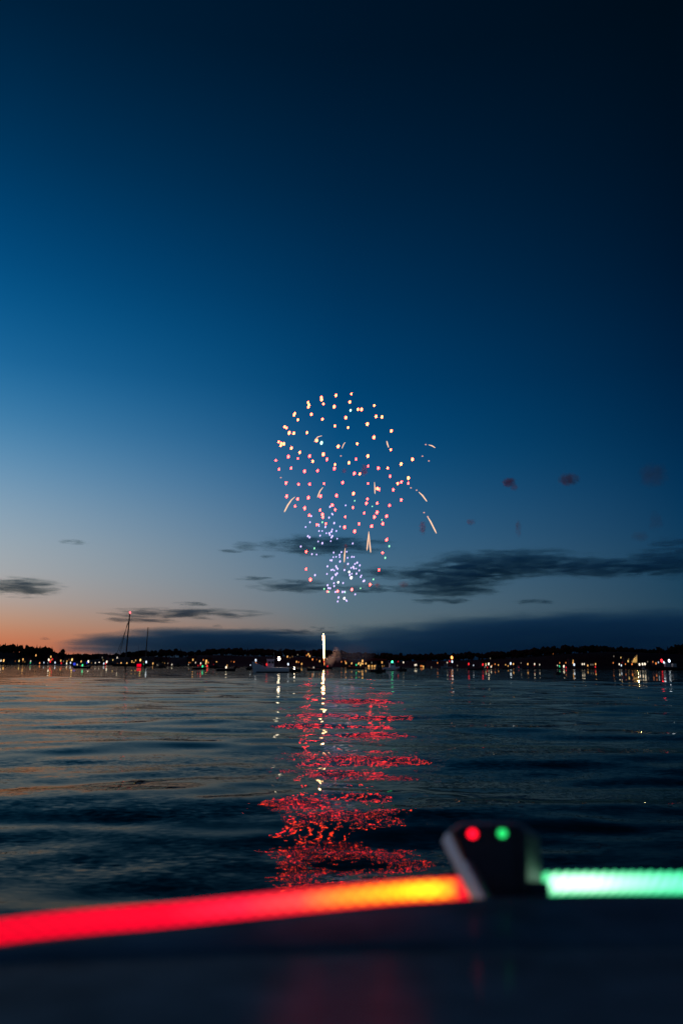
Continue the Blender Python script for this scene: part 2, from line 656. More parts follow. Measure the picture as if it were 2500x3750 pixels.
def motor_boat(px, dist, L, yaw, hullmat, cabin, label, lights=(), name='motor_boat', free=None, group='boats moored off the far shore', cat='boat', wl=0.0):
    g = at(px, 2440, dist)
    t = thing(name, label, cat, (g.x, dist, wl), yaw, group)
    B = L * 0.33
    free = free or (0.5 + L * 0.05)
    mb = MB()
    hull_mesh(mb, L, B, free)
    h = mb.build('hull', hullmat, t)
    MB().box((-L * 0.06, 0, 0.02), (L * 0.72, B * 0.93, 0.14)).build('waterline_stripe', M_BOOT, h)
    deck = free
    if cabin:
        cl, ch = L * cabin, 0.75 + L * 0.11
        c = MB().box((L * 0.06, 0, free + ch / 2), (cl, B * 0.68, ch), 0.86).build('cabin', hullmat, t)
        MB().box((L * 0.06, 0, free + ch + 0.06), (cl * 1.02, B * 0.7, 0.1)).build('cabin_roof', hullmat, t)
        for s in (-1, 1):
            MB().box((L * 0.06, s * (B * 0.325), free + ch * 0.66), (cl * 0.66, 0.06, ch * 0.32)).build('window', M_GLASS, c)
        MB().box((L * 0.06 + cl * 0.47, 0, free + ch * 0.66), (0.06, B * 0.5, ch * 0.34)).build('windscreen', M_GLASS, c)
        deck = free + 0.3
    MB().tube([(L * 0.2, B * 0.3, free), (L * 0.22, B * 0.3, free + 0.45), (L * 0.46, 0.02, free * 1.35 + 0.5), (L * 0.22, -B * 0.3, free + 0.45), (L * 0.2, -B * 0.3, free)], 0.03, 5).build('bow_rail', M_WIRE, t)
    inv = (Matrix.Translation((g.x, dist, wl)) @ Matrix.Rotation(yaw, 4, 'Z')).inverted()
    for (lx, ly, col, size) in lights:
        add_light(t, inv, at(lx, ly, dist), col, size, dist, deck)
    return t


PI = math.pi


def wl_dist(px, yw):
    return CAM_H * FPX / (yw - horizon(px))


# ---- the white fishing boat in the middle
def fishing_boat():
    D = wl_dist(990, 2461)
    k = D / FPX
    g = at(990, 2440, D)
    t = thing('fishing_boat', 'white fishing boat with a wheelhouse lying broadside below the rising rocket', 'fishing boat', (g.x, D, 0), PI + 0.12)
    L = 132 * k
    mb = MB()
    n = 16
    rows = []
    B = 2.7
    for i in range(n + 1):
        s = i / n
        x = -L / 2 + L * s
        b = B / 2 * (0.9 + 0.1 * math.sin(min(1, s / 0.4) * PI / 2)) * (1 - max(0, (s - 0.5) / 0.5) ** 2.4)
        b = max(b, 0.02)
        z = (16 + 4 * (s > 0.58) * min(1, (s - 0.58) / 0.08) + 17 * max(0, (s - 0.62) / 0.38) ** 1.3) * k
        rake = 0.45 * max(0, (s - 0.75) / 0.25)
        rows.append([(x - rake, 0, -0.5), (x - rake * 0.6, b * 0.75, -0.05), (x - rake * 0.2, b * 0.95, z * 0.5), (x, b, z), (x, b * 0.92, z + 0.03), (x, 0, z + 0.05)])
    vs, fs = [], []
    full = 10
    for r_ in rows:
        vs += r_
        vs += [(p[0], -p[1], p[2]) for p in reversed(r_[1:-1])]
    for i in range(n):
        for q in range(full):
            a, b_ = i * full + q, i * full + (q + 1) % full
            fs.append((a, a + full, b_ + full, b_))
    fs.append(tuple(range(full)))
    fs.append(tuple(range(n * full + full - 1, n * full - 1, -1)))
    hull = mesh_obj('hull', vs, fs, M_WHITE, t, False)
    MB().box((-L * 0.05, 0, 0.05), (L * 0.86, B * 0.955, 0.2)).build('waterline_stripe', M_BOOT, hull)
    MB().tube([(-L * 0.5, -B * 0.46, 17 * k), (0.05 * L, -B * 0.5, 17 * k)], 0.05, 6).build('rub_rail', M_GREYHULL, hull)
    # wheelhouse over pixels 975..1003
    x0, x1 = (990 - 1003) * -k * -1, (990 - 977) * k
    cx, cl = (x0 + x1) / 2, (x1 - x0)
    zb, zt = 16 * k, 45 * k
    house = MB().box((cx, 0, (zb + zt) / 2), (cl, B * 0.62, zt - zb), 0.92).build('wheelhouse', M_WHITE, t)
    MB().box((cx - 0.1, 0, zt + 0.05), (cl * 1.18, B * 0.66, 0.1)).build('roof', M_WHITE, t)
    for s in (-1, 1):
        MB().box((cx + cl * 0.16, s * B * 0.297, zb + (zt - zb) * 0.66), (cl * 0.36, 0.05, 0.42)).build('window', M_GLASS, house)
        MB().box((cx - cl * 0.28, s * B * 0.297, zb + (zt - zb) * 0.66), (cl * 0.28, 0.05, 0.42)).build('window', M_GLASS, house)
    MB().box((cx + cl * 0.475, 0, zb + (zt - zb) * 0.68), (0.05, B * 0.46, 0.44)).build('windscreen', M_GLASS, house)
    MB().tube([(cx - cl * 0.4, 0.2, zt), (cx - cl * 0.45, 0.2, zt + 1.35)], 0.03, 6).build('mast', M_GREYHULL, t)
    MB().tube([(cx + cl * 0.1, -0.3, zt), (cx + cl * 0.1, -0.3, zt + 0.8)], 0.015, 5).build('antenna', M_GREYHULL, t)
    MB().tube([(L * 0.47, 0, 36 * k), (L * 0.44, 0, 46 * k)], 0.03, 6).build('jack_staff', M_GREYHULL, t)
    MB().tube([(L * 0.2, -B * 0.42, 21 * k), (L * 0.2, -B * 0.42, 29 * k), (L * 0.46, -0.1, 44 * k), (L * 0.46, 0.1, 44 * k), (L * 0.2, B * 0.42, 29 * k), (L * 0.2, B * 0.42, 21 * k)], 0.02, 5).build('bow_rail', M_GREYHULL, t)
    inv = (Matrix.Translation((g.x, D, 0)) @ Matrix.Rotation(PI + 0.12, 4, 'Z')).inverted()
    lamp_mesh(t, inv @ at(936.5, 2418, D - 0.2), D, 'C', 'b', 'bow_lamp')
    lamp_mesh(t, inv @ at(937, 2427, D - 0.2), D, 'O', 's', 'bow_lamp')
    lamp_mesh(t, inv @ at(976.5, 2433.5, D - 1.6), D, 'R', 'b', 'side_lamp')
    lamp_mesh(t, inv @ at(1055, 2432.5, D), D, 'C', 'b', 'stern_lamp')
    q = inv @ at(1055, 2432.5, D)
    MB().tube([(q.x, q.y, 14 * k), (q.x, q.y, q.z)], 0.03, 6).build('stern_light_pole', M_POLE, t)
    q = inv @ at(1021.5, 2412, D)
    lamp_mesh(t, q, D, 'W', 'H', 'deck_lamp')
    MB().tube([(q.x, q.y + 0.05, 14 * k), (q.x, q.y + 0.05, q.z + 0.2)], 0.04, 6).build('deck_light_pole', M_POLE, t)


fishing_boat()


def dinghy(px, yw, wpx, hpx, yaw, label, lights=(), mat=None):
    D = wl_dist(px, yw)
    k = D / FPX
    g = at(px, 2440, D)
    t = thing('dinghy', label, 'dinghy', (g.x, D, 0), yaw, 'dark dinghies near the fishing boats')
    L = 3.0
    B = max(1.2, wpx * k * 0.95)
    r = 0.26
    pts = [(-L / 2, B / 2 - r, 0.3), (L * 0.1, B / 2 - r, 0.32), (L * 0.36, B * 0.3, 0.4), (L / 2, 0, 0.5), (L * 0.36, -B * 0.3, 0.4), (L * 0.1, -B / 2 + r, 0.32), (-L / 2, -B / 2 + r, 0.3)]
    MB().tube(pts, [r] * 7, 10).build('side_tube', mat or M_RUBBER, t, True)
    MB().box((-0.1, 0, 0.1), (L * 0.8, B - 2 * r, 0.12)).build('floor_board', M_BOOT, t)
    MB().box((-L * 0.44, 0, 0.36), (0.12, B - 2 * r, 0.5)).build('transom', M_BOOT, t)
    m = MB().box((-L * 0.53, 0, 0.62), (0.3, 0.34, 0.5), 0.8)
    m.box((-L * 0.55, 0, 0.15), (0.12, 0.12, 0.7))
    m.build('outboard_motor', M_DARKHULL, t)
    MB().box((0, 0, hpx * k * 0.5), (0.5, 0.5, hpx * k), 0.8).build('console', M_DARKHULL, t)
    inv = (Matrix.Translation((g.x, D, 0)) @ Matrix.Rotation(yaw, 4, 'Z')).inverted()
    for (lx, ly, col, size) in lights:
        add_light(t, inv, at(lx, ly, D), col, size, D, 0.3)


dinghy(1076, 2461, 44, 20, PI / 2 + 0.3, 'black dinghy with a bright white lamp lying off the fishing boat stern', [(1076.5, 2448, 'W', 'H')])
dinghy(916, 2452, 20, 14, PI / 2 - 0.2, 'small black dinghy at the bow of the white fishing boat', [(917, 2436, 'C', 's')])
dinghy(868, 2446, 14, 8, 1.2, 'tiny dark dinghy lying left of the white fishing boat')
dinghy(1467, 2457, 27, 17, PI / 2 + 0.5, 'black dinghy with a tall console beside the green-lit pale boat', [(1476.5, 2425.5, 'W', 'n')])

motor_boat(1431, wl_dist(1431, 2454), 5.6, 0.25, M_WHITE, 0.3, 'pale open boat carrying one bright green lamp', [(1435.5, 2425.5, 'G', 'h')], free=0.8)
motor_boat(1300, wl_dist(1300, 2449), 7.6, PI - 0.1, M_DARKHULL, 0.0, 'long low black boat below the cluster of amber house lights', [(1304, 2435, 'G', 'n'), (1279, 2439, 'O', 'd')], free=0.62)
motor_boat(1634, wl_dist(1634, 2448), 6.2, PI - 0.2, M_GREYHULL, 0.34, 'grey cabin boat under a red and white light mast',
           [(1653.5, 2408, 'O', 'h'), (1645, 2421.5, 'R', 'n'), (1654.7, 2423, 'C', 'b'), (1636.7, 2426.5, 'W', 's')], free=0.9)
motor_boat(1739, wl_dist(1739, 2453), 6.5, 0.1, M_DARKHULL, 0.0, 'low black boat between two red lights on the right half', [(1715, 2431.6, 'R', 'b'), (1732.7, 2436.5, 'C', 's'), (1766.7, 2433.7, 'R', 'b')], free=0.6)
motor_boat(794, wl_dist(794, 2446), 6.4, PI + 0.15, M_DARKHULL, 0.26, 'black cabin boat with two red lamps left of the white fishing boat',
           [(758.8, 2438.8, 'R', 'b'), (784, 2434, 'R', 'n'), (793.5, 2425.5, 'A', 'n')], free=0.6)
motor_boat(530, wl_dist(530, 2444.5), 3.0, PI / 2 + 0.3, M_DARKHULL, 0.3, 'black motor boat end-on beside a glowing red panel', [(536, 2424.5, 'C', 'b'), (527.5, 2432, 'G', 's')], free=0.7)

# the barge on the right
D = wl_dist(2436, 2454)
barge = motor_boat(2436, D, 19.0, PI, M_DARKHULL, 0.0, 'long black barge with red and white lamps at the right edge',
                   [(2420.8, 2419.4, 'R', 'h'), (2429, 2426, 'C', 'b'), (2448.4, 2420.4, 'C', 'h')], name='barge', free=1.6, cat='barge')
g = at(2449, 2440, D)
for (xx, w, h) in ((2.2, 2.6, 2.6), (-1.4, 1.9, 1.9)):
    MB().box((xx - 3, 0, 1.6 + h / 2), (w, 2.4, h), 0.94).build('deckhouse', M_GREYHULL, barge)

# the fireworks barge
Df = wl_dist(1190, 2449)
gb = at(1184, 2440, Df)
fb = thing('fireworks_barge', 'low black firing barge under the rising white rocket', 'barge', (gb.x, Df, 0), 0.1)
MB().box((0, 0, 0.25), (6.5, 3, 0.9), 0.97).build('hull', M_DARKHULL, fb)
for i in range(5):
    MB().tube([(-2.2 + i * 1.1, 0, 0.7), (-2.25 + i * 1.15, 0, 1.7)], 0.16, 8).build('mortar_tube', M_POLE, fb)
lamp_mesh(fb, Vector((0.1, -1.5, 2.6)), Df, 'R', 'n')
lamp_mesh(fb, Vector((1.4, -1.5, 1.0)), Df, 'R', 'n')
MB().tube([(0.1, -1.45, 0.7), (0.1, -1.45, 2.6)], 0.05, 6).build('light_pole', M_POLE, fb)

# ---- the ketch with two masts
def ketch():
    D = 420.0
    k = D / FPX
    g = at(478, 2438, D)
    yaw = PI
    t = thing('ketch', 'tall two-masted ketch with a red masthead light', 'sailing boat', (g.x, D, 0), yaw)
    L = 140 * k
    mb = MB()
    hull_mesh(mb, L, L * 0.24, 1.1, 1.35, 16, 0.8)
    h = mb.build('hull', M_DARKHULL, t)
    MB().box((-L * 0.1, 0, 1.45), (L * 0.3, L * 0.12, 0.55), 0.9).build('deckhouse', M_DARKHULL, t)
    inv = (Matrix.Translation((g.x, D, 0)) @ Matrix.Rotation(yaw, 4, 'Z')).inverted()
    P = lambda x, y: inv @ at(x, y, D)
    m1t, m1b = P(476, 2246), P(459, 2432)
    m1 = MB().tube([m1b, m1t], [0.40, 0.30], 8).build('main_mast', M_SPAR, t)
    lamp_mesh(m1, P(477, 2243.5), D, 'R', 'b', 'masthead_light').data.materials[0] = glow((1.0, 0.06, 0.07), 6.0)
    m2t, m2b = P(543, 2297), P(531.5, 2432)
    MB().tube([m2b, m2t], [0.30, 0.20], 8).build('mizzen_mast', M_SPAR, t)
    MB().tube([P(508, 2362), P(507.5, 2432)], [0.06, 0.06], 6).build('flag_staff', M_SPAR, t)
    for a, b in ((P(473, 2275), P(414, 2433)), (P(467, 2282), P(432, 2433)), (P(475, 2262), P(424, 2433))):
        MB().tube([a, b], 0.10, 5).build('forestay', M_WIRE, t)
    for s in (-1, 1):
        MB().tube([m1b.lerp(m1t, 0.55) , (m1b.x, s * L * 0.11, 1.2)], 0.03, 5).build('shroud', M_WIRE, t)
        MB().tube([m2b.lerp(m2t, 0.9), (m2b.x, s * L * 0.09, 1.2)], 0.03, 5).build('shroud', M_WIRE, t)
    MB().tube([m1b + Vector((0, 0, 1.2)), P(512, 2422)], 0.12, 6).build('boom', M_SPAR, t)
    MB().tube([(L * 0.42, 0, 1.6), (L * 0.58, 0, 2.1)], 0.1, 6).build('bowsprit', M_SPAR, t)


ketch()

# glowing red panel on a float
Dp = 320.0
gp = at(511, 2438, Dp)
pn = thing('light_float', 'small float with a wide glowing red panel below the mizzen mast', 'float', (gp.x, Dp, 0))
kp = Dp / FPX
MB().box((0, 0, 0.1), (17 * kp, 1.4, 0.5), 0.94).build('pontoon', M_BOOT, pn)
z0 = at(511, 2436.3, Dp).z
MB().box((0, -0.6, z0), (15.5 * kp, 0.14, 9.5 * kp)).build('light_panel', glow((1.0, 0.0, 0.02), 1.1), pn)
MB().box((0, -0.44, z0), (16.4 * kp, 0.12, 10.6 * kp)).build('panel_frame', M_DARKHULL, pn)

# boat with the golden lit sail
Ds = 480.0
gs = at(2326, 2440, Ds)
sb = thing('sailing_boat', 'small sailing boat whose sail is lit golden at the right', 'sailing boat', (gs.x, Ds, 0), PI)
ks = Ds / FPX
mb = MB(); hull_mesh(mb, 6.0, 2.0, 0.8); mb.build('hull', M_DARKHULL, sb)
M_SAIL = paint("sail_cloth", (0.75, 0.62, 0.36), 0.9, 0.1, vary=0.25, scale=1.2)
zt, zb = at(2329, 2397, Ds).z, at(2326, 2427, Ds).z
n = 10
sv, sf = [], []
for i in range(n + 1):
    v = i / n
    zz = zb + (zt - zb) * v
    xr = -1.1 - 0.2 * v
    xl = 2.45 * (1 - v ** 1.6) + xr * v ** 1.6
    for j in range(7):
        u = j / 6
        bulge = 0.5 * math.sin(u * PI) * (1 - v * 0.6)
        sv.append((xr + (xl - xr) * u, 0.15 + bulge, zz))
for i in range(n):
    for j in range(6):
        sf.append((i * 7 + j, i * 7 + j + 1, (i + 1) * 7 + j + 1, (i + 1) * 7 + j))
sail = mesh_obj('sail', sv, sf, M_SAIL, sb, True)
sol = sail.modifiers.new('thick', 'SOLIDIFY'); sol.thickness = 0.02
MB().tube([(-1.15, 0.15, 0.7), (-1.3, 0.15, zt + 0.5)], [0.09, 0.06], 6).build('mast', M_SPAR, sb)
MB().tube([(-1.1, 0.15, zb - 0.2), (2.5, 0.15, zb - 0.2)], 0.07, 6).build('boom', M_SPAR, sb)
ll = bpy.data.lights.new('deck_flood', 'POINT')
ll.energy = 420; ll.color = (1.0, 0.66, 0.25); ll.shadow_soft_size = 0.15
lo = bpy.data.objects.new('deck_flood', ll); COL.objects.link(lo)
lo.parent = sb; lo.location = (0.3, 4.2, (zt + zb) / 2 - 0.6)

# ================================================================ shore and harbour lights
RAW = {
    0: "22,340,W,n 72,338,A,b 115,378,G,s 348,345,Y,n 417,318,A,n 415,355,O,d 450,360,A,d 650,245,A,n 555,348,W,s 550,378,G,s 717,383,O,n 793,375,C,s "
       "863,383,C,d 880,325,W,b 917,270,A,n 945,315,R,n 905,355,R,b 922,325,O,s 980,320,Y,n 997,318,Y,s 993,375,C,n 1095,340,A,n 1105,385,R,n 1145,350,W,d "
       "1205,350,A,s 1200,390,W,n 1297,322,Y,b 1270,378,C,n 1330,400,B,b 1348,400,B,b 1390,412,W,s 1460,355,A,n 1483,425,G,b 1480,222,W,d 1240,322,O,d 280,350,O,d",
    310: "70,355,W,b 45,378,B,n 128,382,A,d 195,380,W,s 265,378,W,n 335,330,Y,d 422,255,W,s 320,285,W,d 347,390,C,n 400,362,W,b 380,395,R,n 510,328,Y,s 590,288,W,n "
         "590,405,O,n 657,385,A,n 760,388,A,n 787,412,G,s 852,355,A,n 918,335,A,s 888,378,A,s 1003,330,Y,b 1055,360,O,d 1228,390,A,n 1303,415,W,d 1317,430,W,d "
         "1353,425,G,d 1400,380,A,d 1438,385,A,d 1497,388,W,d 1565,415,W,s",
    620: "50,410,W,s 170,408,W,s 357,380,O,s 358,412,W,b 385,380,O,d 425,325,A,n 473,375,W,s 517,428,R,s 565,390,W,n 565,415,R,n 598,443,G,b 612,328,O,s 665,348,A,b "
         "700,375,O,s 657,388,Y,n 1020,460,W,b 1038,425,A,s 1112,355,O,d 1162,362,O,s",
    930: "600,268,A,n 645,285,A,d 690,268,A,d 783,235,W,d 945,245,O,s 975,225,A,n 998,258,A,n 1050,318,O,n 1125,322,O,d 1178,350,A,n 763,360,A,n 800,367,O,s 855,398,A,n 1070,462,W,s",
    1240: "50,360,O,s 115,355,O,s 130,383,A,n 232,388,A,n 425,345,A,b 365,385,A,n 350,395,A,n 430,395,A,n 485,392,A,n 390,418,Y,n 405,390,A,n 530,440,A,n 545,436,A,n 597,438,A,n "
          "640,440,A,n 670,437,A,b 707,440,A,d 772,440,A,n 742,440,A,d 812,435,A,d 590,375,W,d 775,372,A,n 700,478,B,s 1063,357,R,s 1365,420,W,n 1388,415,W,n 1470,437,O,s 1490,435,O,s 1515,448,A,n",
    1550: "250,380,O,s 605,428,W,d 140,460,W,d 1115,400,Y,s 1117,425,W,s 1167,398,W,b 1145,463,R,n 1210,450,W,n 1100,458,W,d 1223,432,O,s 1280,403,O,s 1340,418,A,s 1195,300,W,d "
          "1470,415,A,s 1490,460,W,b 1515,435,A,s",
    1860: "42,392,C,b 90,400,A,n 180,458,R,b 228,382,W,d 348,402,A,n 315,462,B,d 338,462,B,d 470,402,W,n 470,435,R,s 560,412,W,s 803,218,O,d 880,430,W,s 920,380,O,s 915,440,G,n 995,442,W,b "
          "1028,463,R,b 1030,378,O,s 1162,340,A,s 1160,378,A,n 1180,412,C,b 1325,403,W,n 1358,402,W,n 1422,427,A,n 1480,412,W,d 1515,412,W,d 1563,402,A,n 1560,452,R,n",
    2180: "312,380,O,s 322,262,W,d 448,285,Y,s 420,405,W,n 457,425,C,n 473,378,R,d 530,403,O,s 580,350,Y,n 590,315,Y,d 648,402,O,n 783,408,W,b 838,403,W,b 880,400,W,b 1023,362,O,s 1078,390,O,n 1122,372,C,s 928,360,W,d",
}
LIGHTS = []
for ox, s in RAW.items():
    for tok in s.split():
        a, b, c, d = tok.split(',')
        LIGHTS.append((ox + int(a) / 4.9, 2350 + int(b) / 4.9, c, d))
LIGHTS.sort()

# split: coloured and low white lamps belong to moored boats, warm ones to the shore
boat_l, shore_l = [], []
for l in LIGHTS:
    x, y, c, s = l
    low = y - horizon(x) > -13
    if c in 'RGB' or (c in 'WC' and low and s != 'd'):
        boat_l.append(l)
    else:
        shore_l.append(l)


def clusters(ls, gap):
    out = []
    for l in sorted(ls):
        if out and l[0] - out[-1][-1][0] < gap and l[0] - out[-1][0][0] < 26:
            out[-1].append(l)
        else:
            out.append([l])
    return out


LANDMARKS = [(-100, 'from the left edge'), (476, 'right of the main mast'), (990, 'right of the fishing boat'), (1184, 'right of the rising rocket'),
             (1435, 'right of the bright green lamp'), (1650, 'right of the red masthead lamp'), (2020, 'right of the lone hillside lamp')]
_count = {}


def where(desc, x):
    lm = [t for px, t in LANDMARKS if px <= x][-1]
    _count[(desc, lm)] = _count.get((desc, lm), 0) + 1
    return f"{ordinal(_count[(desc, lm)])} {lm}"


M_WALL = paint("dark_clapboard", (0.05, 0.05, 0.052), 0.9, 0.1, vary=0.2, scale=0.5)
M_ROOF = paint("dark_shingle", (0.02, 0.02, 0.022), 0.9, 0.1, vary=0.3, scale=0.7)

lr = random.Random(5)
hulls = [M_DARKHULL, M_GREYHULL, M_DARKHULL, M_DARKHULL]
for cl in clusters(boat_l, 11):
    xc = sum(l[0] for l in cl) / len(cl)
    ylow = max(l[1] for l in cl)
    d = lr.uniform(420, 560)
    dy = ylow - horizon(xc)
    if dy > 0.5:
        d = min(d, 0.55 * FPX / dy * 1.3)
    d = max(d, 180)
    cols = []
    for l in cl:
        nme = LAMP_COL[l[2]][1]
        if nme not in cols:
            cols.append(nme)
    desc = 'boat with ' + ' and '.join(cols[:2]) + (' and other' if len(cols) > 2 else '') + (' lights' if len(cl) > 1 else ' light')
    span = (cl[-1][0] - cl[0][0]) * d / FPX
    motor_boat(xc, d, max(3.6, span * 1.25) + lr.uniform(0, 1.6), lr.choice([0.15, PI - 0.2, 0.4, PI + 0.3]), lr.choice(hulls), lr.choice([0, 0.3, 0.32]),
               f"{desc}, {where(desc, xc)}", cl, free=0.45)


def ground_hit(x, y, lift):
    for d in range(int(SHORE) + 3, 700, 2):
        p = at(x, y, d)
        if p.z <= ground_z(p.x, d) + lift:
            return p, d
    return at(x, y, 690), 690


def lamp_post(l):
    x, y, c, s = l
    p, d = ground_hit(x, y, 4.5)
    if y - horizon(x) > 1:
        d = 606.0
        p = at(x, y, d)
    g = max(ground_z(p.x, d), 0.0)
    warm = LAMP_COL[c][1]
    desc = f"{'dim' if s == 'd' else 'bright' if s in 'bhH' else 'small'} {warm} shore lamp"
    t = thing('lamp_post', f"{desc} on the far bank, {where(desc, x)}", 'lamp', (p.x, d, g), 0, 'lamps along the far shore')
    h = max(p.z - g, 0.3)
    MB().tube([(0.0, 0.06, -0.4), (0.0, 0.06, h)], [0.12, 0.08], 6).build('post', M_POLE, t)
    lamp_mesh(t, Vector((0, -0.05, h)), d, c, s)


def house(cl):
    x0, x1 = cl[0][0], cl[-1][0]
    xc = (x0 + x1) / 2
    yb = max(l[1] for l in cl)
    yt = min(l[1] for l in cl)
    p, d = ground_hit(xc, yb, 2.6)
    k = d / FPX
    g = max(ground_z(p.x, d), 0.3)
    w = max((x1 - x0) * k + 4.0, 6.0)
    h = max(at(xc, yt, d).z - g + 1.2, 4.0)
    desc = f"dark shore house with {['no','one','two','three','four','five','six','seven','eight','nine','ten'][min(10, len(cl))]} lit windows"
    t = thing('house', f"{desc}, {where(desc, xc)}", 'house', (p.x, d, g), 0, 'houses on the far shore')
    wl = MB().box((0, 3.2, h / 2 - 0.5), (w, 6, h + 1)).build('wall', M_WALL, t)
    rh = w * 0.22
    rv = [(-w / 2 - .3, -.1, h), (w / 2 + .3, -.1, h), (w / 2 + .3, 6.5, h), (-w / 2 - .3, 6.5, h), (-w / 2 - .3, 3.2, h + rh), (w / 2 + .3, 3.2, h + rh)]
    rf = mesh_obj('roof', rv, [(0, 1, 5, 4), (2, 3, 4, 5), (0, 4, 3), (1, 2, 5), (0, 3, 2, 1)], M_ROOF, t)
    MB().box((w * 0.3, 3.4, h + rh), (0.7, 0.7, 1.6)).build('chimney', M_ROOF, rf)
    for l in cl:
        q = at(l[0], l[1], d)
        hw, hh, st = LAMP_SIZE[l[3]]
        c = LAMP_COL[l[2]][0]
        f = MB().box((q.x - p.x, 0.16, q.z - g), (2 * hw * k + 0.3, 0.1, 2 * hh * k + 0.3)).build('window', M_POLE, t)
        MB().box((q.x - p.x, 0.1, q.z - g), (2 * hw * k * 0.92, 0.12, 2 * hh * k * 0.92)).build('pane', glow(c, st), f)


for cl in clusters(shore_l, 9):
    if len(cl) >= 2 and max(l[1] for l in cl) - min(l[1] for l in cl) < 14:
        house(cl)
    else:
        for l in cl:
            lamp_post(l)

# mooring buoy
bq = at(2042, 2467, wl_dist(2042, 2469))
by = thing('mooring_buoy', 'small dark mooring buoy alone on the water at right', 'buoy', (bq.x, bq.y, 0))
MB().ball((0, 0, 0.12), 0.55, 12, 8, (1, 1, 0.8)).build('float', M_DARKHULL, by, True)
MB().tube([(0, 0, 0.4), (0, 0, 0.85)], 0.05, 6).build('staff', M_POLE, by)

# ================================================================ fireworks
FD = 650.0
KF = FD / FPX
PEACH = "753,95 627,107 507,125 509,142 398,165 405,185 401,202 524,177 740,162 612,200 806,222 836,222 940,190 290,255 284,268 425,262 955,280 1003,284 708,290 516,303 315,308 884,343 618,358 726,371 206,365 222,374 244,415 282,418 390,413 1080,399 938,452 470,478 158,488 178,500 175,518 200,505 800,504 645,526 1075,553 262,540 330,575 523,591 888,605 437,648 733,660 1253,632 1160,670 1050,703 619,675 822,752 1220,785 1132,830 965,872 770,913"
PINK = "134,641 237,610 315,625 411,605 553,632 791,631 161,714 260,704 370,730 476,725 614,706 890,687 973,704 776,748 1070,771 218,826 320,838 411,837 529,831 682,822 889,830 1162,818 1219,829 980,878 1096,882 223,934 313,957 401,947 501,934 631,929 884,957 963,992 876,993 1161,965 1065,1010 596,1007 292,1017 371,1033 620,1045 497,1048 765,1027 858,1072 963,1067 516,1084 408,1092 520,1106 703,1103 941,1105 1041,1098 543,1160 816,1160 1010,1160 697,1188 919,1181 780,1222 470,1168 1041,1292 1008,1397 383,1390 383,1532 418,1620 979,1539 907,1659"
TEAL = "746,230 508,497"
VIO_A = "425,1098 600,1085 570,1110 594,1078 612,1155 660,1183 414,1148 378,1187 488,1180 487,1168 540,1187 596,1208 630,1220 488,1220 514,1220 572,1238 577,1252 548,1238 597,1262 590,1272 497,1258 397,1262 411,1272 584,1303 481,1306 515,1320 339,1347 430,1410 468,1413 706,1010 578,1022 637,1283 764,1322 590,1225"
VIO_B = "608,1397 656,1416 671,1393 715,1390 605,1434 628,1432 657,1434 722,1440 757,1432 774,1433 580,1460 592,1461 660,1470 557,1510 627,1508 632,1520 725,1490 782,1490 800,1480 822,1502 588,1540 600,1537 641,1530 613,1543 751,1522 768,1515 775,1527 792,1528 817,1543 553,1572 622,1575 636,1568 626,1582 757,1570 795,1570 835,1585 829,1597 740,1580 600,1598 593,1610 455,1582 850,1632 858,1628 610,1648 685,1647 558,1665 565,1688 580,1690 612,1672 622,1720 680,1720 697,1718 784,1740 648,1765 710,1788 641,1798 716,1794 696,1540"
WHT_B = "735,1556 752,1603 695,1772 645,1640"
GRN = "780,972 924,1018 1063,1345 1030,1440 450,1362 933,1617 1002,1128 515,1148"
GRN_B = "530,1695 570,1720 828,1690 700,1722"
RED_B = "557,1717 640,1714 757,1700"


def parse(s):
    return [(950 + int(a) / 2.24, 1400 + int(b) / 2.24) for a, b in (t.split(',') for t in s.split())]


STAR = {
    'peach': ((1.0, 0.044, 0.0100), 82.0, 3.9, 5.8), 'pink': ((1.0, 0.0125, 0.0095), 72.0, 3.7, 5.4), 'teal': ((0.5, 1.0, 0.75), 5.0, 3.8, 5.6),
    'violet': ((0.60, 0.48, 1.0), 2.2, 2.5, 3.8), 'white': ((1.0, 0.92, 0.95), 4.5, 3.6, 5.2), 'green': ((0.35, 1.0, 0.55), 1.8, 2.3, 3.8), 'red': ((1.0, 0.10, 0.10), 9.0, 4.0, 5.2)}
_star_mesh = {}


def envelope(kind, c):
    m, nt, out = material("flame_" + kind)
    e = nt.nodes.new('ShaderNodeEmission')
    mx = max(c)
    col = {'peach': (1.0, 0.34, 0.16), 'pink': (1.0, 0.20, 0.22)}.get(kind, tuple(v / mx for v in c))
    e.inputs['Color'].default_value = (*col, 1)
    e.inputs['Strength'].default_value = 0.9
    tr = nt.nodes.new('ShaderNodeBsdfTransparent')
    mxs = nt.nodes.new('ShaderNodeMixShader')
    mxs.inputs[0].default_value = 0.15
    nt.links.new(tr.outputs[0], mxs.inputs[1])
    nt.links.new(e.outputs[0], mxs.inputs[2])
    nt.links.new(mxs.outputs[0], out.inputs['Surface'])
    return m




def star_mesh(kind):
    if kind not in _star_mesh:
        c, s, hw, hh = STAR[kind]
        mb = MB().ball((0, 0, 0), 1, 12, 8, (hw * KF, hw * KF, hh * KF))
        me = bpy.data.meshes.new('star')
        me.from_pydata([tuple(v) for v in mb.v], [], mb.f)
        me.shade_smooth()
        me.materials.append(glow(c, s))
        # thin burning envelope round the core
        k = len(mb.f)
        me2 = MB(); me2.add(mb.v, mb.f)
        me2.ball((0, 0, 0), 1, 12, 8, (hw * KF * 1.55, hw * KF * 1.55, hh * KF * 1.5))
        me.clear_geometry()
        me.from_pydata([tuple(v) for v in me2.v], [], me2.f)
        me.shade_smooth()
        me.materials.append(envelope(kind, c))
        for i, p in enumerate(me.polygons):
            p.material_index = 0 if i < k else 1
        _star_mesh[kind] = me
    return _star_mesh[kind]


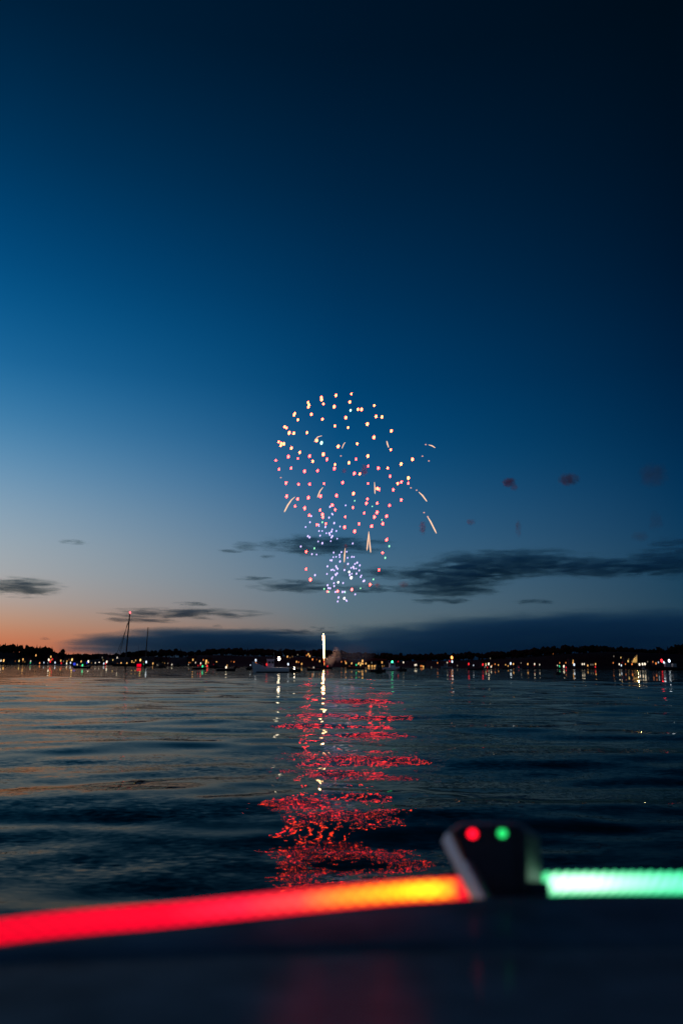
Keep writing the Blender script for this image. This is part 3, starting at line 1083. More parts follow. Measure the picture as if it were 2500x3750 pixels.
def burst(label, cx, cy_, R, lists):
    c = at(cx, cy_, FD)
    t = thing('firework_burst', label, 'firework', c)
    r = random.Random(int(cx))
    for kind, pts in lists:
        for (x, y) in pts:
            rr = math.hypot(x - cx, y - cy_) / R
            dep = R * KF * math.sqrt(max(0.02, 1 - min(1, rr) ** 2)) * r.choice([-1, 1]) * r.uniform(0.85, 1.0)
            p = at(x, y, FD + dep)
            o = bpy.data.objects.new('star', star_mesh(kind))
            COL.objects.link(o)
            o.parent = t
            o.location = p - c
            o.rotation_euler = (0, math.radians(r.uniform(8, 20)), 0)
            s = r.uniform(0.68, 1.08) * (FD + dep) / FD
            o.scale = (s, s, s * r.uniform(0.92, 1.08))


burst('large round firework burst of peach and pink stars high over the harbour', 1262, 1700, 262,
      [('peach', parse(PEACH)), ('pink', parse(PINK)), ('teal', parse(TEAL)), ('green', parse(GRN))])
burst('scatter of tiny violet stars under the large round burst', 1185, 1945, 120, [('violet', parse(VIO_A))])
burst('small violet and white burst lowest of the three above the water', 1258, 2095, 75,
      [('violet', parse(VIO_B)), ('white', parse(WHT_B)), ('green', parse(GRN_B)), ('red', parse(RED_B))])

TRAILS = [
    ([(290, 940), (262, 965), (232, 1008), (203, 1065)], [1.2, 3, 4, 3.5], 'gold spark trail falling at the left of the large burst'),
    ([(520, 862), (497, 890), (475, 945)], [1.5, 3, 3.5], 'short gold spark trail inside the lower left of the burst'),
    ([(512, 438), (478, 448), (460, 468), (450, 490)], [1.2, 2.5, 3, 2], 'curved gold spark trail hooked round a teal star'),
    ([(702, 492), (688, 512), (676, 542)], [1.5, 2.6, 2], 'tiny gold spark trail near the centre of the burst'),
    ([(1043, 483), (1048, 505), (1058, 535)], [2.5, 3.8, 2.5], 'thick short gold spark trail at the upper right of the burst'),
    ([(942, 820), (945, 868), (946, 915)], [1.5, 3.2, 2.5], 'upright gold spark trail right of the burst centre'),
    ([(1385, 513), (1412, 520), (1440, 537)], [1.2, 3.4, 2], 'gold spark trail flung out at the upper right'),
    ([(1305, 900), (1335, 928), (1372, 978)], [1.8, 3.8, 3], 'gold spark trail arching down outside the burst on the right'),
    ([(1375, 1100), (1400, 1140), (1450, 1240)], [1.8, 3.8, 3.6], 'longest gold spark trail, lowest on the right outside the burst'),
    ([(896, 1225), (888, 1300), (880, 1380)], [1.5, 3.2, 3], 'gold spark trail, left leg of a forked pair under the burst'),
    ([(897, 1240), (903, 1320), (911, 1397)], [1.5, 3.2, 3], 'gold spark trail, right leg of a forked pair under the burst'),
    ([(702, 1362), (697, 1420), (694, 1478)], [1.5, 3.6, 2], 'upright gold spark trail rising into the small violet burst'),
]
for pts, rad, label in TRAILS:
    d = FD + rnd.uniform(-30, 30)
    P = [at(950 + a / 2.24, 1400 + b / 2.24, d) for a, b in pts]
    dense, dr = [], []
    for i in range(len(P) - 1):
        for q in range(5):
            f = q / 5
            dense.append(P[i].lerp(P[i + 1], f))
            dr.append((rad[i] + (rad[i + 1] - rad[i]) * f) * d / FPX * 0.62)
    dense.append(P[-1])
    dr.append(0.15)
    o = MB().tube([p - P[0] for p in dense], dr, 8).build('spark_trail', glow((1.0, 0.60, 0.38), 1.25), None, True)
    o.location = P[0]
    tag(o, label, 'spark trail', 'gold spark trails round the burst')
# beads of sparks that broke off the trails
for i, (a, b, label) in enumerate([(1362, 511, 'first spark bead before the upper right gold trail'), (1335, 606, 'tiny pink spark right of the burst edge'), (1387, 645, 'tiny spark alone right of the burst'),
                                   (1240, 866, 'spark bead at the start of the arching right trail'), (1287, 885, 'second spark bead on the arching right trail'),
                                   (1348, 1069, 'spark bead above the longest gold trail'), (1378, 1102, 'spark bead touching the longest gold trail'),
                                   (175, 782, 'small orange spark at the left rim of the burst'), (667, 604, 'small orange spark near the burst centre')]):
    o = MB().ball((0, 0, 0), 0.62, 8, 6, (1.2, 1, 0.9)).build('spark', glow((1.0, 0.5, 0.42), 0.8), None, True)
    o.location = at(950 + a / 2.24, 1400 + b / 2.24, FD)
    tag(o, label, 'spark', 'loose sparks round the burst')

# the rising rocket
P = [at(1184, 2330, Df + 1), at(1184.5, 2350, Df + 1), at(1185.5, 2385, Df + 1), at(1186, 2412, Df + 1), at(1187, 2436, Df + 1)]
rk = thing('rising_rocket', 'white rocket rising straight up from the firing barge', 'firework', P[-1])
kd = Df / FPX
MB().ball(P[0] - P[-1], 1, 10, 8, (2.2 * kd, 2.2 * kd, 8 * kd)).build('head', glow((1.0, 0.55, 0.26), 70.0), rk, True)
MB().tube([p - P[-1] for p in P[:4]], [2.1 * kd, 2.2 * kd, 1.15 * kd, 0.5 * kd], 10).build('flame_trail', glow((1.0, 0.55, 0.26), 70.0), rk, True)
MB().tube([P[3] - P[-1] - Vector((0, 0, 0.02)), (P[3] - P[-1]) * 0.5, P[4] - P[-1]], [1.5 * kd, 1.4 * kd, 0.7 * kd], 8).build('spark_tail', glow((1.0, 0.33, 0.08), 3.0), rk, True)


# ================================================================ clouds and smoke
def puff_material(name, color, dens, absorb, scale, thresh=0.12, amp=1.5, step=1.0):
    m, nt, out = material(name)
    L = nt.links.new
    tcx = nt.nodes.new('ShaderNodeTexCoord')
    ln = nt.nodes.new('ShaderNodeVectorMath'); ln.operation = 'DOT_PRODUCT'
    L(tcx.outputs['Object'], ln.inputs[0]); L(tcx.outputs['Object'], ln.inputs[1])
    g = nt.nodes.new('ShaderNodeNewGeometry')
    mp = nt.nodes.new('ShaderNodeMapping')
    mp.inputs['Scale'].default_value = scale
    L(g.outputs['Position'], mp.inputs['Vector'])
    nz = nt.nodes.new('ShaderNodeTexNoise')
    nz.inputs['Scale'].default_value = 1.0
    nz.inputs['Detail'].default_value = 4.0
    nz.inputs['Roughness'].default_value = 0.6
    L(mp.outputs[0], nz.inputs['Vector'])

    def M(op, a, b, clamp=False):
        q = nt.nodes.new('ShaderNodeMath'); q.operation = op; q.use_clamp = clamp
        for i, v in enumerate((a, b)):
            if isinstance(v, (int, float)):
                q.inputs[i].default_value = v
            else:
                L(v, q.inputs[i])
        return q.outputs[0]
    body = M('SUBTRACT', 1.0, ln.outputs['Value'])
    ns = M('MULTIPLY', M('SUBTRACT', nz.outputs['Fac'], 0.5), amp)
    d = M('SUBTRACT', M('ADD', body, ns), thresh, True)
    inside = M('MULTIPLY', d, M('MULTIPLY', body, 2.0, True))
    dd = M('MULTIPLY', inside, dens)
    sc = nt.nodes.new('ShaderNodeVolumeScatter')
    sc.inputs['Color'].default_value = (*color, 1)
    L(dd, sc.inputs['Density'])
    ab = nt.nodes.new('ShaderNodeVolumeAbsorption')
    ab.inputs['Color'].default_value = (*absorb, 1)
    L(dd, ab.inputs['Density'])
    ad = nt.nodes.new('ShaderNodeAddShader')
    L(sc.outputs[0], ad.inputs[0]); L(ab.outputs[0], ad.inputs[1])
    L(ad.outputs[0], out.inputs['Volume'])
    try:
        m.cycles.volume_step_rate = step
    except Exception:
        pass
    return m


def puff(name, px, py, hw, hh, dist, mat, label, cat, group, depth=1.0, rot=0.0):
    c = at(px, py, dist)
    k = dist / FPX
    me = PUFF
    o = bpy.data.objects.new(name, me.copy())
    o.data.materials.clear()
    o.data.materials.append(mat)
    COL.objects.link(o)
    o.location = c
    o.scale = (hw * k, min(hw, hh * 6) * k * depth, hh * k)
    o.rotation_euler = (0, rot, 0)
    tag(o, label, cat, group)
    return o


bmq = bmesh.new()
bmesh.ops.create_icosphere(bmq, subdivisions=3, radius=1.0)
PUFF = bpy.data.meshes.new('puff')
bmq.to_mesh(PUFF)
bmq.free()

CD = 9000.0
M_CLOUD = puff_material("dusk_cloud", (0.22, 0.58, 0.86), 0.0056, (0.4, 0.8, 1), (1 / 260, 1 / 300, 1 / 32), 0.36, 4.8, 0.35)
M_WISP = puff_material("thin_cloud", (0.22, 0.58, 0.86), 0.008, (0.4, 0.8, 1), (1 / 170, 1 / 260, 1 / 34), 0.46, 4.2, 0.4)
M_BANK = puff_material("cloud_bank", (0.50, 0.86, 0.99), 0.0022, (0.2, 0.8, 1), (1 / 900, 1 / 1500, 1 / 110), 0.04, 1.7)
CLOUDS = [
    (75, 2150, 150, 38, 'C', 'ragged dark cloud at the left edge above the orange glow'),
    (275, 1985, 55, 9, 'W', 'faint thin streak of cloud high at the left'),
    (905, 2000, 62, 18, 'C', 'small dark cloud left of the long cloud behind the sparks'),
    (838, 2019, 50, 9, 'W', 'thin wisp trailing left of the small dark cloud'),
    (982, 2041, 38, 10, 'W', 'tiny wisp below the small dark cloud'),
    (1190, 1999, 235, 34, 'C', 'long lens-shaped dark cloud behind the falling sparks'),
    (930, 2118, 70, 9, 'W', 'faint streak left of the lowest violet burst'),
    (1085, 2148, 165, 24, 'C', 'ragged flat cloud left of the lowest violet burst'),
    (1350, 2158, 150, 15, 'W', 'thin flat cloud right of the lowest violet burst'),
    (690, 2213, 70, 11, 'W', 'short streak above the long cloud near the ketch'),
    (670, 2247, 300, 22, 'C', 'long flat cloud right of the main masthead'),
    (520, 2270, 140, 15, 'C', 'flat cloud just behind the main mast'),
    (800, 2291, 26, 8, 'W', 'tiny streak between the long cloud and the low bank'),
    (1180, 2300, 50, 9, 'W', 'tiny streak above the rising rocket'),
    (1080, 2315, 190, 12, 'W', 'thin streak left of the rising rocket'),
    (165, 2338, 22, 7, 'W', 'tiny dark scrap of cloud in the orange glow'),
    (1480, 2100, 240, 22, 'C', 'thin dark cloud right of the small burst'),
    (1860, 2066, 330, 48, 'C', 'largest dark cloud at the right, level with the small burst'),
    (1690, 2112, 200, 40, 'C', 'dark cloud tucked under the largest right-hand cloud'),
    (1640, 2155, 190, 36, 'C', 'dark ragged cloud, lower of the group right of the burst'),
    (1620, 2201, 120, 12, 'W', 'thin streak lowest of the group right of the burst'),
    (2220, 2080, 240, 36, 'C', 'dark cloud joining the largest cloud to the right edge'),
    (2470, 2060, 190, 60, 'C', 'heavy dark cloud at the right edge of the sky'),
    (1950, 2205, 90, 12, 'W', 'faint streak above the cloud bank at the right'),
    (2470, 1987, 100, 18, 'W', 'faint wisp at the right edge above the heavy cloud'),
]
for (x, y, hw, hh, k, label) in CLOUDS:
    puff('cloud', x, y, hw * 1.22, hh * 1.12, CD + rnd.uniform(-600, 600), M_CLOUD if k == 'C' else M_WISP, label, 'cloud', 'clouds in the dusk sky')
puff('cloud_bank', 800, 2368, 620, 76, 15000, M_BANK, 'low slate cloud bank behind the ketch and the fishing boat', 'cloud bank', 'cloud banks along the horizon')
puff('cloud_bank', 2350, 2440, 1500, 205, 17000, M_BANK, 'broad dark cloud bank filling the horizon on the right', 'cloud bank', 'cloud banks along the horizon', rot=0.0)

M_SMR = puff_material("red_lit_smoke", (0.34, 0.13, 0.10), 0.24, (0.5, 0.2, 0.2), (0.34, 0.34, 0.34), 0.25, 3.0)
M_SMB = puff_material("brown_smoke", (0.42, 0.26, 0.20), 0.15, (0.5, 0.3, 0.26), (0.26, 0.26, 0.26), 0.25, 3.0)
M_SMW = puff_material("white_smoke", (0.80, 0.68, 0.74), 0.42, (0.8, 0.8, 0.8), (0.45, 0.45, 0.45), 0.2, 2.6)
R5 = lambda a, b: (950 + a / 2.24, 1400 + b / 2.24)
R8 = lambda a, b: (1600 + a / 1.742, 1650 + b / 1.742)
SMOKE = [
    (*R5(697, 728), 11, 11, 'R', 'small round red smoke puff at the heart of the large burst'),
    (*R5(858, 722), 15, 24, 'R', 'tall red smoke puff right of the burst centre'),
    (*R5(1337, 1190), 15, 28, 'R', 'red smoke puff beside the longest gold trail'),
    (*R5(707, 1342), 10, 11, 'R', 'small brown smoke puff on top of the upright gold trail'),
    (*R5(700, 1512), 9, 14, 'B', 'small brown smoke puff in the lowest violet burst'),
    (*R5(968, 1668), 14, 12, 'B', 'faint brown smoke puff right of the lowest violet burst'),
    (*R5(1180, 1655), 20, 14, 'B', 'faint brown smoke puff drifting over the thin cloud'),
    (*R8(458, 203), 30, 20, 'R', 'reddest smoke puff drifting in the clear sky at right'),
    (*R8(492, 238), 18, 14, 'B', 'brown smoke scrap clinging under the reddest puff'),
    (*R8(838, 184), 42, 26, 'B', 'round brown smoke puff, topmost at the right'),
    (*R8(1375, 155), 62, 52, 'F', 'large faint smoke puff near the right edge'),
    (*R8(215, 455), 20, 13, 'B', 'small brown smoke puff right of the gold trails'),
    (*R8(516, 495), 14, 34, 'B', 'tall thin brown smoke puff below the reddest puff'),
    (*R8(1290, 548), 34, 24, 'F', 'faint brown smoke puff low at the right'),
    (*R8(1388, 455), 30, 42, 'F', 'faint tall smoke puff below the large faint one'),
]
M_SMF = puff_material("faint_smoke", (0.42, 0.28, 0.23), 0.036, (0.5, 0.35, 0.3), (0.17, 0.17, 0.17), 0.25, 3.0)
for (x, y, hw, hh, k, label) in SMOKE:
    puff('smoke_puff', x, y, hw * 1.15, hh * 1.15, FD + rnd.uniform(-15, 15), {'R': M_SMR, 'B': M_SMB, 'F': M_SMF}[k], label, 'smoke', 'smoke puffs drifting from the fireworks')
puff('smoke_puff', 1210, 2418, 22, 36, Df + 4, M_SMW, 'pink-lit smoke billow just right of the rocket tail', 'smoke', 'launch smoke on the firing barge', rot=0.5)
puff('smoke_puff', 1233, 2396, 19, 36, Df + 7, M_SMW, 'pale smoke plume rising right of the rocket', 'smoke', 'launch smoke on the firing barge', rot=-0.2)
M_SMH = puff_material("thin_white_smoke", (0.7, 0.7, 0.78), 0.035, (1, 1, 1), (0.16, 0.16, 0.16), 0.1, 2.2)
puff('smoke_puff', 1300, 2395, 90, 44, Df + 16, M_SMH, 'thin smoke veil spreading right along the shore', 'smoke', 'launch smoke on the firing barge')


# ================================================================ the boat underfoot, rope and lantern
def lerp_tab(tab, x):
    for (a, va), (b, vb) in zip(tab, tab[1:]):
        if a <= x <= b:
            f = (x - a) / (b - a)
            return va + (vb - va) * f
    return tab[0][1] if x < tab[0][0] else tab[-1][1]


EDGE_Y = [(-900, 3600), (0, 3462), (325, 3424), (600, 3400), (1200, 3338), (1650, 3294), (2000, 3278), (2600, 3276), (3400, 3290)]
EDGE_Z = [(-900, 1.262), (0, 1.2645), (1100, 1.2625), (1700, 1.262), (3400, 1.262)]
CRE_Y = [(-900, 3600), (0, 3520), (500, 3502), (1100, 3482), (1700, 3468), (2600, 3462), (3400, 3470)]
CRE_Z = [(-900, 1.2665), (0, 1.2665), (500, 1.265), (1100, 1.2638), (1700, 1.2635), (3400, 1.2635)]


def at_z(x, y, z):
    d = CAM_R @ Vector(((x - 1250) / FPX, (1875 - y) / FPX, -1.0))
    s = (z - CAM_H) / d.z
    return Vector((d.x * s, d.y * s, z))


def gelcoat(name, col, sheen, rough, fac):
    """Dull dark gelcoat: diffuse pigment under a weak blurred sheen, with fine stipple."""
    m, nt, out = material(name)
    L = nt.links.new
    g = nt.nodes.new('ShaderNodeNewGeometry')
    nz = nt.nodes.new('ShaderNodeTexNoise')
    nz.inputs['Scale'].default_value = 240
    nz.inputs['Detail'].default_value = 4
    L(g.outputs['Position'], nz.inputs['Vector'])
    big = nt.nodes.new('ShaderNodeTexNoise')
    big.inputs['Scale'].default_value = 14
    big.inputs['Detail'].default_value = 5
    L(g.outputs['Position'], big.inputs['Vector'])
    cr = nt.nodes.new('ShaderNodeValToRGB')
    cr.color_ramp.elements[0].position = 0.3
    cr.color_ramp.elements[1].position = 0.7
    cr.color_ramp.elements[0].color = (*[c * 0.75 for c in col], 1)
    cr.color_ramp.elements[1].color = (*[c * 1.25 for c in col], 1)
    L(big.outputs['Fac'], cr.inputs[0])
    bp = nt.nodes.new('ShaderNodeBump')
    bp.inputs['Strength'].default_value = 0.05
    bp.inputs['Distance'].default_value = 0.002
    L(nz.outputs['Fac'], bp.inputs['Height'])
    df = nt.nodes.new('ShaderNodeBsdfDiffuse')
    L(cr.outputs[0], df.inputs['Color'])
    gl = nt.nodes.new('ShaderNodeBsdfGlossy')
    gl.inputs['Color'].default_value = (*sheen, 1)
    gl.inputs['Roughness'].default_value = rough
    L(bp.outputs[0], gl.inputs['Normal'])
    mr = nt.nodes.new('ShaderNodeMapRange')
    mr.inputs['From Min'].default_value = 0.3
    mr.inputs['From Max'].default_value = 0.7
    mr.inputs['To Min'].default_value = fac * 0.75
    mr.inputs['To Max'].default_value = fac * 1.2
    L(big.outputs['Fac'], mr.inputs['Value'])
    mx = nt.nodes.new('ShaderNodeMixShader')
    L(mr.outputs[0], mx.inputs[0]); L(df.outputs[0], mx.inputs[1]); L(gl.outputs[0], mx.inputs[2])
    L(mx.outputs[0], out.inputs['Surface'])
    return m


M_DECK = gelcoat("grey_deck_gelcoat", (0.20, 0.235, 0.235), (0.66, 0.84, 1.0), 0.14, 0.020)
M_GUNW = gelcoat("grey_gunwale", (0.17, 0.21, 0.22), (0.66, 0.84, 1.0), 0.28, 0.030)


def smooth_tab(tab, x, w=260):
    return sum(lerp_tab(tab, x + w * (i - 4) / 4) for i in range(9)) / 9


bow = thing('boat_bow', 'dark grey bow deck of the boat the picture is taken from', 'boat', (0, 0.7, 1.2))
bowi = Vector((0, 0.7, 1.2))
gun_v, deck_v, rows_g, rows_d = [], [], 0, 0
stations = [-900 + 60 * i for i in range(72)]
SL = math.tan(math.radians(5.0))
for px in stations:
    e = at_z(px, smooth_tab(EDGE_Y, px), smooth_tab(EDGE_Z, px))
    c = at_z(px, smooth_tab(CRE_Y, px), smooth_tab(CRE_Z, px))
    e2 = at_z(px + 60, smooth_tab(EDGE_Y, px + 60), smooth_tab(EDGE_Z, px + 60))
    tg = (e2 - e); out = Vector((-tg.y, tg.x, 0)).normalized()
    g_ = [e + out * 0.05 - Vector((0, 0, 1.35)), e + out * 0.16 - Vector((0, 0, 0.35)), e + out * 0.20 - Vector((0, 0, 0.060)), e + out * 0.19 - Vector((0, 0, 0.042)), e + out * 0.06 - Vector((0, 0, 0.040)), e + out * 0.036 - Vector((0, 0, 0.030)), e + out * 0.016 - Vector((0, 0, 0.006)), e.copy()]  # outer ledge, out of view, added to shield deck and gunwale from the rope
    flat = c + out * 0.020
    for f in (0.3, 0.6, 0.85, 1.0):
        g_.append(e.lerp(flat, f) + Vector((0, 0, 0.0014 * math.sin(PI * f))))
    for q, dz in ((0.016, -0.0002), (0.012, -0.0007), (0.006, -0.0016), (0.001, -0.0024)):
        g_.append(c + out * q + Vector((0, 0, dz)))
    gun_v += [p - bowi for p in g_]
    rows_g = len(g_)
    d_ = [c + out * 0.001 + Vector((0, 0, -0.0026)), c - out * 0.002 + Vector((0, 0, -0.0025)), c - out * 0.006 + Vector((0, 0, -0.0021)), c - out * 0.011 + Vector((0, 0, -0.0014)), c - out * 0.017 + Vector((0, 0, -0.0006))]
    for q in (0.03, 0.06, 0.10, 0.15, 0.22, 0.35, 0.6, 1.0):
        d_.append(c - out * q + Vector((0, 0, -0.0006 + (q - 0.017) * SL * (1 - 0.25 * q))))
    deck_v += [p - bowi for p in d_]
    rows_d = len(d_)


def strip_faces(n, m):
    return [(i * m + k, i * m + k + 1, (i + 1) * m + k + 1, (i + 1) * m + k) for i in range(n - 1) for k in range(m - 1)]


ns_ = len(stations)
mesh_obj('gunwale', gun_v, [f[::-1] for f in strip_faces(ns_, rows_g)], M_GUNW, bow, True)
mesh_obj('deck', deck_v, [f[::-1] for f in strip_faces(ns_, rows_d)], M_DECK, bow, True)


def rope_material(name, stops, core, gap):
    """Braided rope: emission ramped along it, lower between strands, with a stronger core inboard."""
    m, nt, out = material(name)
    L = nt.links.new

    def attr(n_):
        a = nt.nodes.new('ShaderNodeAttribute'); a.attribute_name = n_
        return a.outputs['Fac']

    def ramp(st):
        rp = nt.nodes.new('ShaderNodeValToRGB')
        while len(rp.color_ramp.elements) < len(st):
            rp.color_ramp.elements.new(0.5)
        for e, (p, c) in zip(rp.color_ramp.elements, st):
            e.position = p
        for e, (p, c) in zip(rp.color_ramp.elements, st):
            e.color = (*[v / 10 for v in c], 1)
        L(attr('along'), rp.inputs[0])
        return rp.outputs[0]
    mr = nt.nodes.new('ShaderNodeMapRange')
    mr.inputs['To Min'].default_value = gap * 10
    mr.inputs['To Max'].default_value = 10
    L(attr('weave'), mr.inputs['Value'])
    em = nt.nodes.new('ShaderNodeEmission')
    L(ramp(stops), em.inputs['Color'])
    L(mr.outputs[0], em.inputs['Strength'])
    mu = nt.nodes.new('ShaderNodeMath'); mu.operation = 'MULTIPLY'
    L(mr.outputs[0], mu.inputs[0]); L(attr('facing'), mu.inputs[1])
    e2 = nt.nodes.new('ShaderNodeEmission')
    L(ramp(core), e2.inputs['Color'])
    L(mu.outputs[0], e2.inputs['Strength'])
    df = nt.nodes.new('ShaderNodeBsdfDiffuse')
    df.inputs['Color'].default_value = (0.2, 0.2, 0.2, 1)
    ad = nt.nodes.new('ShaderNodeAddShader')
    L(em.outputs[0], ad.inputs[0]); L(df.outputs[0], ad.inputs[1])
    ad2 = nt.nodes.new('ShaderNodeAddShader')
    L(ad.outputs[0], ad2.inputs[0]); L(e2.outputs[0], ad2.inputs[1])
    L(ad2.outputs[0], out.inputs['Surface'])
    return m


CORE_DIR = Vector((0.0, -0.95, 0.30)).normalized()      # inboard side gets the stronger emission core


def rope(name, path, r0, pitch, strands, mat, label, twist=False, amp=0.20, swell=1.0):
    P = [Vector(p) for p in path]
    seg = [0]
    for a, b in zip(P, P[1:]):
        seg.append(seg[-1] + (b - a).length)
    tot = seg[-1]
    n = int(tot / 0.0013)
    nphi = 56
    vs, along, weave, facing = [], [], [], []
    k = 2 * math.pi / pitch
    import bisect

    def pos(s):
        i = min(max(bisect.bisect_right(seg, s) - 1, 0), len(P) - 2)
        f = (s - seg[i]) / (seg[i + 1] - seg[i])
        p0, p1, p2, p3 = P[max(i - 1, 0)], P[i], P[i + 1], P[min(i + 2, len(P) - 1)]
        return 0.5 * ((2 * p1) + (p2 - p0) * f + (2 * p0 - 5 * p1 + 4 * p2 - p3) * f * f + (3 * p1 - p0 - 3 * p2 + p3) * f ** 3)
    for i in range(n + 1):
        s = tot * i / n
        p = pos(s)
        d = (pos(min(tot, s + 0.002)) - pos(max(0, s - 0.002))).normalized()
        a = Vector((0, 0, 1)); a = (a - d * a.dot(d)).normalized()
        b = d.cross(a)
        endr = min(1, 0.55 + 0.45 * min(s, tot - s) / 0.006)
        for q in range(nphi):
            ph = 2 * math.pi * q / nphi
            if twist:
                h = 0.5 + 0.5 * math.cos(strands * ph + k * s)
                h = h ** 0.6
            else:
                c1, c2 = math.cos(strands * ph + k * s), math.cos(strands * ph - k * s)
                h = 0.5 + 0.5 * max(c1, c2)
            rr = r0 * (swell + (1 - swell) * s / tot) * endr * (1 - amp + 2 * amp * h)
            vs.append(p + (a * math.cos(ph) + b * math.sin(ph)) * rr)
            along.append(s / tot)
            weave.append(h)
            facing.append(max(0.0, (a * math.cos(ph) + b * math.sin(ph)).dot(CORE_DIR)) ** 2.5)
    fs = [(i * nphi + q, i * nphi + (q + 1) % nphi, (i + 1) * nphi + (q + 1) % nphi, (i + 1) * nphi + q) for i in range(n) for q in range(nphi)]
    fs.append(tuple(range(nphi - 1, -1, -1)))
    fs.append(tuple(range(n * nphi, (n + 1) * nphi)))
    org = P[0]
    o = mesh_obj(name, [v - org for v in vs], fs, mat, None, True)
    o.location = org
    for nm, data in (('along', along), ('weave', weave), ('facing', facing)):
        at_ = o.data.attributes.new(nm, 'FLOAT', 'POINT')
        at_.data.foreach_set('value', data)
    tag(o, label, 'rope light', 'glowing ropes lying along the bow')
    return o


RED_STOPS = [(0.0, (1.1, 0.0, 0.020)), (0.45, (1.15, 0.0, 0.026)), (0.75, (1.3, 0.001, 0.022)), (0.93, (1.5, 0.001, 0.014)), (1.0, (1.2, 0.002, 0.03))]
RED_CORE = [(0.0, (0.1, 0.0, 0.0)), (0.42, (0.3, 0.003, 0.012)), (0.55, (0.5, 0.03, 0.07)), (0.655, (0.8, 0.13, 0.09)), (0.74, (1.6, 0.62, 0.02)),
            (0.84, (2.2, 1.15, 0.0)), (0.915, (2.8, 1.8, 0.02)), (0.948, (1.8, 0.8, 0.02)), (0.962, (0.3, 0.01, 0.03)), (1.0, (0.2, 0.0, 0.03))]
GRN_STOPS = [(0.0, (0.01, 0.8, 0.20)), (0.06, (0.04, 1.2, 0.42)), (0.5, (0.03, 1.1, 0.40)), (1.0, (0.02, 0.95, 0.36))]
GRN_CORE = [(0.0, (0.02, 0.3, 0.1)), (0.03, (0.3, 0.6, 0.5)), (0.08, (1.7, 1.6, 1.6)), (0.25, (1.7, 1.6, 1.6)), (0.40, (0.9, 1.1, 1.0)), (0.6, (0.42, 0.9, 0.72)), (0.75, (0.22, 0.8, 0.55)), (1.0, (0.12, 0.6, 0.42))]


def on_edge(px, lift, y):
    """Rope centre at pixel height y, on the unseen ledge added to keep its glow off the deck."""
    e = at_z(px, smooth_tab(EDGE_Y, px), smooth_tab(EDGE_Z, px))
    return at(px, y, e.y + lift)


red_path = [on_edge(-420, 0.125, 3478), on_edge(0, 0.125, 3411), on_edge(325, 0.125, 3375), on_edge(600, 0.125, 3352), on_edge(900, 0.125, 3321), on_edge(1200, 0.125, 3291), on_edge(1500, 0.125, 3264), on_edge(1745, 0.085, 3254)]
rope('light_rope', red_path, 0.0110, 0.0165, 6, rope_material("red_glow_rope", RED_STOPS, RED_CORE, 0.20), 'glowing red braided rope fading to yellow on the left bow', swell=0.86)
grn_path = [on_edge(1978, 0.125, 3240), on_edge(2080, 0.125, 3236), on_edge(2250, 0.125, 3235), on_edge(2420, 0.125, 3235), on_edge(2700, 0.125, 3236)]
rope('light_rope', grn_path, 0.0126, 0.0115, 5, rope_material("green_glow_rope", GRN_STOPS, GRN_CORE, 0.34), 'glowing white-green twisted rope on the right bow', twist=True, amp=0.12)


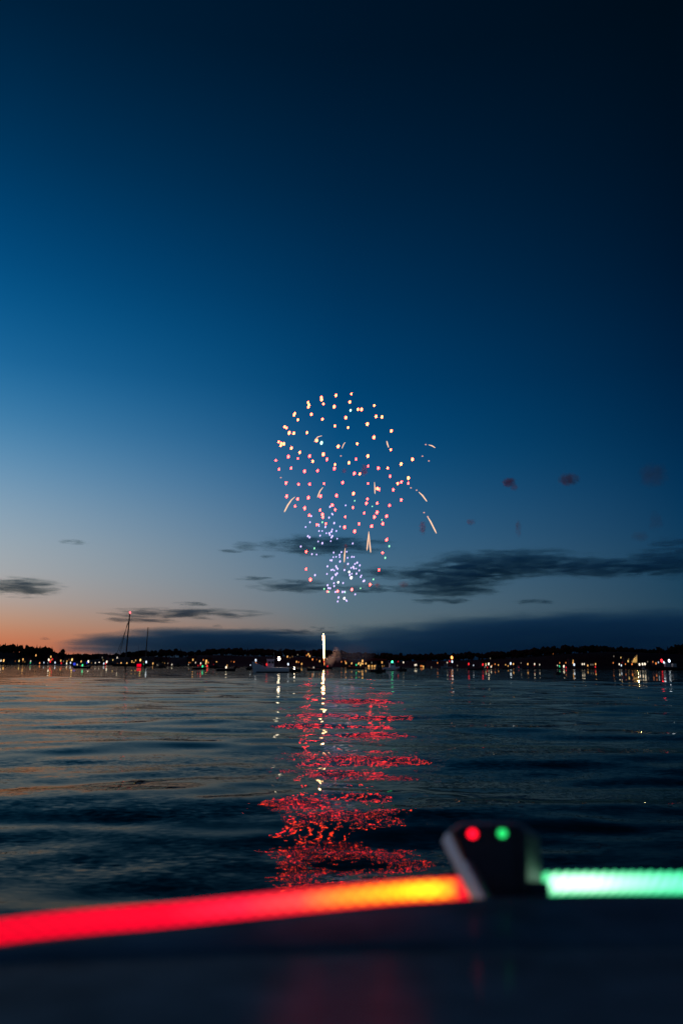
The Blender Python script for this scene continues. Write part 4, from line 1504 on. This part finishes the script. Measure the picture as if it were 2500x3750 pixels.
# ---- bow lantern
def bow_lantern():
    base = on_edge(1830, 0.075, 3312)
    D = base.y - 0.012
    M_BODY = paint("black_plastic", (0.045, 0.056, 0.080), 0.45, 0.4, vary=0.15, scale=60)
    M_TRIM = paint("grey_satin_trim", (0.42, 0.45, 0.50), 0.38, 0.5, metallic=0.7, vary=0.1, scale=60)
    t = thing('bow_lantern', 'black wedge-shaped bow lantern with red and green lamps between the ropes', 'lantern', base)
    f = [(1652, 3040), (1690, 3022), (1890, 3018), (1922, 3040), (1926, 3312), (1764, 3318)]
    bk = [(1640, 3040), (1690, 3012), (1900, 3010), (1975, 3060), (1992, 3312), (1720, 3318)]
    F = [at(x, y, D) - base for x, y in f]
    B = [at(x, y, D + 0.055) - base for x, y in bk]
    n = len(F)
    body = mesh_obj('housing', F + B, [tuple(range(n - 1, -1, -1)), tuple(range(n, 2 * n))] + [(i, (i + 1) % n, (i + 1) % n + n, i + n) for i in range(n)], M_BODY, t)
    bv = body.modifiers.new('soft', 'BEVEL'); bv.width = 0.004; bv.segments = 3
    # pale slanting trim up the left flank: a facet that faces the afterglow
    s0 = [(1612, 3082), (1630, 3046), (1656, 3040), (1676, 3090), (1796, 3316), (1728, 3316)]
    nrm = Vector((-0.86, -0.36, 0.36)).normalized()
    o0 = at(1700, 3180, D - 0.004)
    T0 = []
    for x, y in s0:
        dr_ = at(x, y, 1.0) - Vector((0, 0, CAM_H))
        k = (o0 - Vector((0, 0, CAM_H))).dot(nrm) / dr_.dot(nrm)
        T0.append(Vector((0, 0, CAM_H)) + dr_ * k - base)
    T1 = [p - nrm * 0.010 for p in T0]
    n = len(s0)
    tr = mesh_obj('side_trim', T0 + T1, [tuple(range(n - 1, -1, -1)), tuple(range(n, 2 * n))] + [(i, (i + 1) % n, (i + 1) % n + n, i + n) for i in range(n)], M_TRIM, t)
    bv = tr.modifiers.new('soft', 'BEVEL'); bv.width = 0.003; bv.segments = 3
    r0 = [(1898, 3030), (1926, 3052), (1930, 3300), (1908, 3300)]
    T0 = [at(x, y, D - 0.004) - base for x, y in r0]
    T1 = [at(x, y, D + 0.012) - base for x, y in r0]
    n = 4
    tr = mesh_obj('edge_trim', T0 + T1, [tuple(range(n - 1, -1, -1)), tuple(range(n, 2 * n))] + [(i, (i + 1) % n, (i + 1) % n + n, i + n) for i in range(n)], paint("dark_blue_trim", (0.05, 0.06, 0.085), 0.35, 0.5, vary=0.1), t)
    # foot
    p0, p1 = at(1700, 3322, D + 0.02) - base, at(2000, 3322, D + 0.02) - base
    c = (p0 + p1) / 2
    MB().box((c.x, c.y, c.z - 0.004), ((p1 - p0).length, 0.075, 0.018), 0.94).build('foot', M_BODY, t)
    for (x, y, col, st, nm, lb) in ((1729, 3054, (1.0, 0.004, 0.02), 3.2, 'lamp', 'red lamp'), (1838, 3052, (0.03, 1.0, 0.22), 1.15, 'lamp', 'green lamp')):
        q = at(x, y, D - 0.006) - base
        o = MB().ball((0, 0, 0), 0.0052, 14, 10, (1, 0.7, 0.9)).build(nm, glow(col, st), t, True)
        o.location = q
        o['label'] = lb + ' near the top of the lantern'
        MB().tube([q + Vector((0, 0.0005, 0)), q + Vector((0, 0.008, 0))], 0.0066, 14).build('lamp_bezel', M_BODY, t)
    # cable stubs where the ropes enter
    q = at(1740, 3248, D + 0.03) - base
    MB().tube([q + Vector((-0.004, 0, 0)), q + Vector((0.02, 0, 0))], 0.012, 12).build('rope_clamp', M_BODY, t)
    q = at(2002, 3262, D + 0.01) - base
    MB().tube([q + Vector((-0.022, 0.0, 0)), q + Vector((0.0, 0.0, 0))], 0.009, 12).build('rope_clamp', M_BODY, t)


bow_lantern()
bpy.context.view_layer.update()
